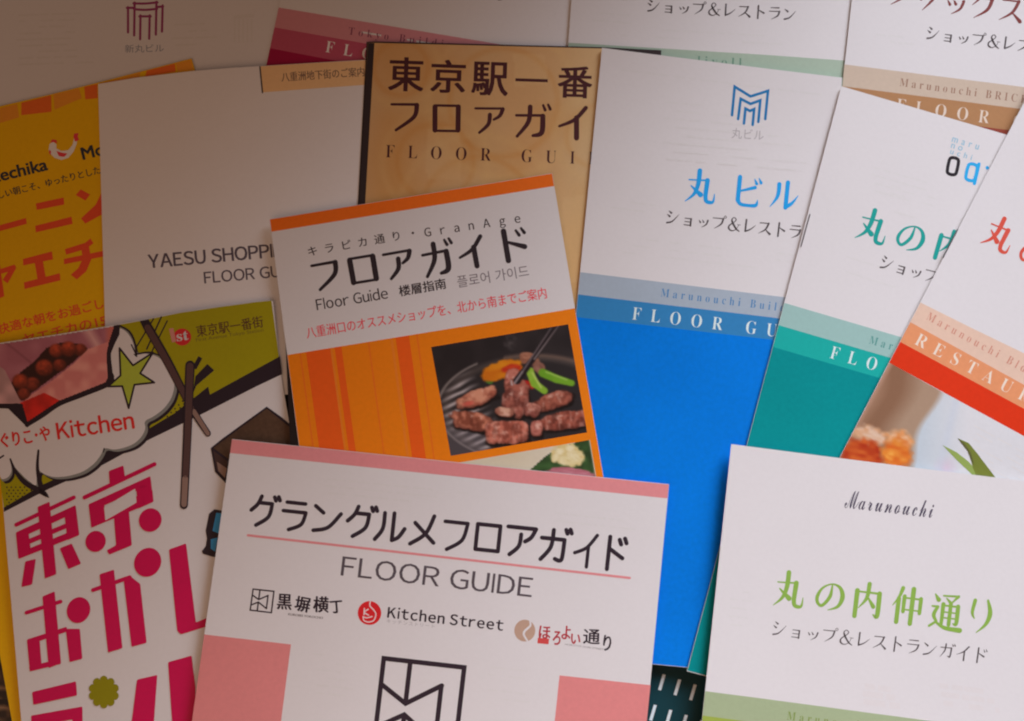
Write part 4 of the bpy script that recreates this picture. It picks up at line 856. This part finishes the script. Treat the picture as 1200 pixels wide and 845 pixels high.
# ================================================================== pink-bordered floor guide, front
b = Leaflet('pink_floor_guide', 'white brochure with pink top border and pink squares, lying in front at the bottom centre', 'brochure', 8.6, (272, 515), (784, 568), (180, 1160),
    curl=lambda s, t: 0.35 * math.sin(min(max(s, 0), 1) * math.pi) + .9 * max(0, 1 - s / .3) ** 2 + .7 * max(0, (s - .75) / .25) ** 2)
b.body([(272, 514.5), (784, 567.5), (758, 845), (731, 1130), (178, 1170), (225, 845)], PAPER, PAGE, 3)
PK = I('pink_ink', (194, 112, 112), (194, 182, 180)); PK2 = I('salmon_ink', (196, 110, 108), (194, 182, 182))
b.poly('colour_band', [(271.8, 515), (783.8, 568), (782.2, 584), (269.6, 530.8)], PK, 1)
b.poly('colour_square', [(239.4, 743.5), (341, 755.2), (329, 848), (315, 960), (208, 950), (225, 845)], PK2, 1)
b.poly('colour_square', [(655.7, 791.5), (762.3, 803), (758, 845), (748, 950), (640, 940)], PK2, 1)
PB = I('pink_guide_black_ink', (40, 28, 36), P_PK)
tx = [('グ', 293.5, 579, 36, 37), ('ラ', 330, 584, 35, 37), ('ン', 366, 588, 38, 36), ('グ', 406.5, 591, 37, 38), ('ル', 440.5, 597, 37, 37), ('メ', 480.5, 600.5, 37, 38), ('フ', 519, 605, 35, 40), ('ロ', 555.5, 608, 37, 39), ('ア', 594, 612, 38, 39), ('ガ', 633.5, 617, 38, 40), ('イ', 673.5, 623, 32, 41), ('ド', 702.5, 626, 38, 41)]
b.drawn('title_lettering', [t + (.105,) for t in tx], PB, RND, 2, wf=1.34)
b.strokes('underline', [[(290.5, 627.3, 2.8), (738, 677.3, 2.8)]], PK, 2, smooth=False)
b.sans('subtitle_lettering', 'FLOOR GUIDE', 399, 674.3, 622.5, 699.8, 22.5, I('pink_guide_grey_ink', (74, 62, 66), P_PK), 2, bold=B1)
def maze(q, w_, L=2):
    def m(x, y): 
        p0 = [q[0][j] + (q[1][j] - q[0][j]) * x for j in (0, 1)]; p1 = [q[3][j] + (q[2][j] - q[3][j]) * x for j in (0, 1)]
        return (p0[0] + (p1[0] - p0[0]) * y, p0[1] + (p1[1] - p0[1]) * y, w_)
    ln = [[(.5, 0), (1, 0), (1, 1), (0, 1), (0, 0), (.5, 0)], [(.33, 0), (.33, .44)], [(0, .28), (.33, .46), (.75, .22)], [(.745, .23), (.745, .83)], [(0, .76), (.33, .58), (.75, .84)], [(.33, .6), (.33, 1)]]
    sts = [[(lambda p: p)(m(*p)) for p in l] for l in ln]
    b.strokes('maze_logo', sts, PB, L, smooth=False)
maze([(449.8, 771.5), (544, 782.2), (531.5, 892), (437.5, 878)], 5.6)
maze([(296.6, 690.4), (321, 693), (318, 718), (293.2, 715)], 1.7)
for (c, xa, xb, yb, h, sl) in (('黒', 324, 340.5, 713.5, 18, 1.0), ('塀', 344, 361, 715, 17.5, 3.0), ('横', 366.5, 384, 717, 18.5, .6), ('丁', 387, 401, 718.5, 14, -1.2)):
    b.text('brush_character', c, xa, yb, xb, yb + sl, h, PB, 2, bold=((.9, 0), (.45, .3), (1.1, .7)))
b.text('small_lettering', 'KUROBEI YOKOCHO', 337.5, 721, 378, 725.5, 2.6, GREY, 2, bold=((.4, 0),))
b.poly('flame_logo', ell(433, 718.4, 13.8, 14), I('logo_bright_red_ink', (186, 26, 32), P_PK), 2)
FW = I('logo_pale_ink', (214, 170, 168), P_PK); w = 1.4
b.strokes('flame_logo', [[(434, 705, w), (433.5, 710, w), (438, 715, w), (440.5, 720, w), (438, 727, w), (432, 729, w), (426.5, 727, w), (425.5, 722.5, w)], [(427, 713, w), (426.5, 720.5, w)], [(431.5, 714, w), (427, 717.5, w), (432, 721, w)], [(426, 723, w), (430, 724, w), (436, 722.5, w)]], FW, 3)
b.sans('name_lettering', 'Kitchen Street', 453.5, 723.5, 588.5, 738.8, 12.2, PB, 2, gap=.19, bold=((.9, 0), (.45, .4)))
b.text('small_lettering', 'キッチンストリート', 453, 730, 509, 736.5, 4.6, LGREY, 2, track=1.2)
b.poly('crescent_logo', ell(615, 739, 12.3, 12.8), I('bronze_ink', (160, 124, 106), P_PK), 2)
b.strokes('crescent_logo', [[(620.5, 726.5, 1.6), (621.5, 733, 2.4), (615, 739.5, 2.6), (614, 744, 2.4), (618, 751, 2)]], PAPER, 3)
RR = I('brush_red_ink', (150, 40, 48), P_PK)
for (c, xa, xb, yt, yb, mm) in (('ほ', 631, 644, 733, 748, RR), ('ろ', 647, 655.6, 739, 755, RR), ('よ', 657.5, 667.5, 733, 748.5, RR), ('い', 668.5, 679, 742.5, 754, RR), ('通', 683, 702, 737, 754, PB), ('り', 706, 714.6, 744, 762, PB)):
    b.text('brush_character', c, xa, yb, xb, yb + .8, yb - yt, mm, 2, bold=((.7, 0), (.35, .4), (.8, .5)))
b.poly('stamp_print', [(630.3, 747.4), (643.5, 748.6), (642.8, 755), (629.8, 753.8)], I('stamp_red_ink', (176, 60, 58), P_PK), 3)
b.text('small_lettering', 'HOROYOI DORI STREET', 662, 756, 707.5, 762, 2.0, GREY, 2)
b.ghost(380, 560, 560, 578, 3, 8, GHOST, seed=51); b.ghost(365, 765, 420, 771, 6, 9, GHOST, seed=52); b.ghost(570, 780, 640, 788, 5, 9, GHOST, seed=53); b.ghost(650, 600, 750, 611, 2, 9, GHOST, seed=54)

# ================================================================== green-lettered brochure, front right
b = Leaflet('floor_guide', 'white brochure with yellow-green Japanese title and a script wordmark, at the bottom right', 'brochure', 9.4, (857, 520.5), (1232, 569), (790, 1160), group='floor guide brochures',
    curl=lambda s, t: 1.3 * max(0, 1 - s / .3) ** 2 + .3 * math.sin(min(max(s, 0), 1) * math.pi))
b.body([(857, 520.5), (950, 532.5), (1100, 551.5), (1234, 567.5), (1197, 1190), (790, 1150)], PAPER, PAGE, 3)
def nl(y): return 857 - (y - 520.5) * (67 / 629.5) + .3
b.poly('colour_band', [(nl(810), 810), (900, 819.5), (1218, 862), (1216, 892), (nl(838.5), 838.5)], I('pale_lime_ink', (172, 190, 146), P_NA), 1)
b.poly('colour_band', [(nl(838.5), 838.5), (1216, 892), (1214, 920), (nl(866), 866)], I('lime_ink', (152, 164, 70), P_NA), 1)
NG = I('title_lime_ink', (134, 168, 74), P_NA)
b.text('script_lettering', script('Marunouchi'), 989.5, 595, 1093, 607, 21, I('script_violet_grey_ink', (72, 62, 82), P_NA), 2, track=1.2, off=-.002)
b.drawn('heading_lettering', [('丸', 910.5, 667.5, 36, 43, .12), ('の', 957.5, 678, 35, 37, .12), ('内', 1001.5, 680.5, 36, 42, .12), ('仲', 1048, 686, 36, 43, .12), ('通', 1093, 692, 38, 45, .12), ('り', 1136, 698.5, 34, 42, .12)], NG, MIN, 2, wf=1.3)
b.line('subtitle_lettering', 'ショップ＆レストランガイド', 903, 744.5, 1156, 778.5, 19, SOFTBLK, MIN, 2, wf=.9)
b.text('band_lettering', serif('Marunouchi'), 922, 843.5, 1016, 856, 10, I('band_lime_ink', (122, 140, 70), P_NA), 2, track=1.7, off=-.008)
b.ghost(1010, 800, 1060, 807, 3, 9, GHOSTP, seed=61, thick=7); b.ghost(1100, 800, 1180, 811, 3, 10, GHOSTP, seed=62, thick=6); b.ghost(850, 690, 890, 695, 5, 10, GHOST, seed=63)
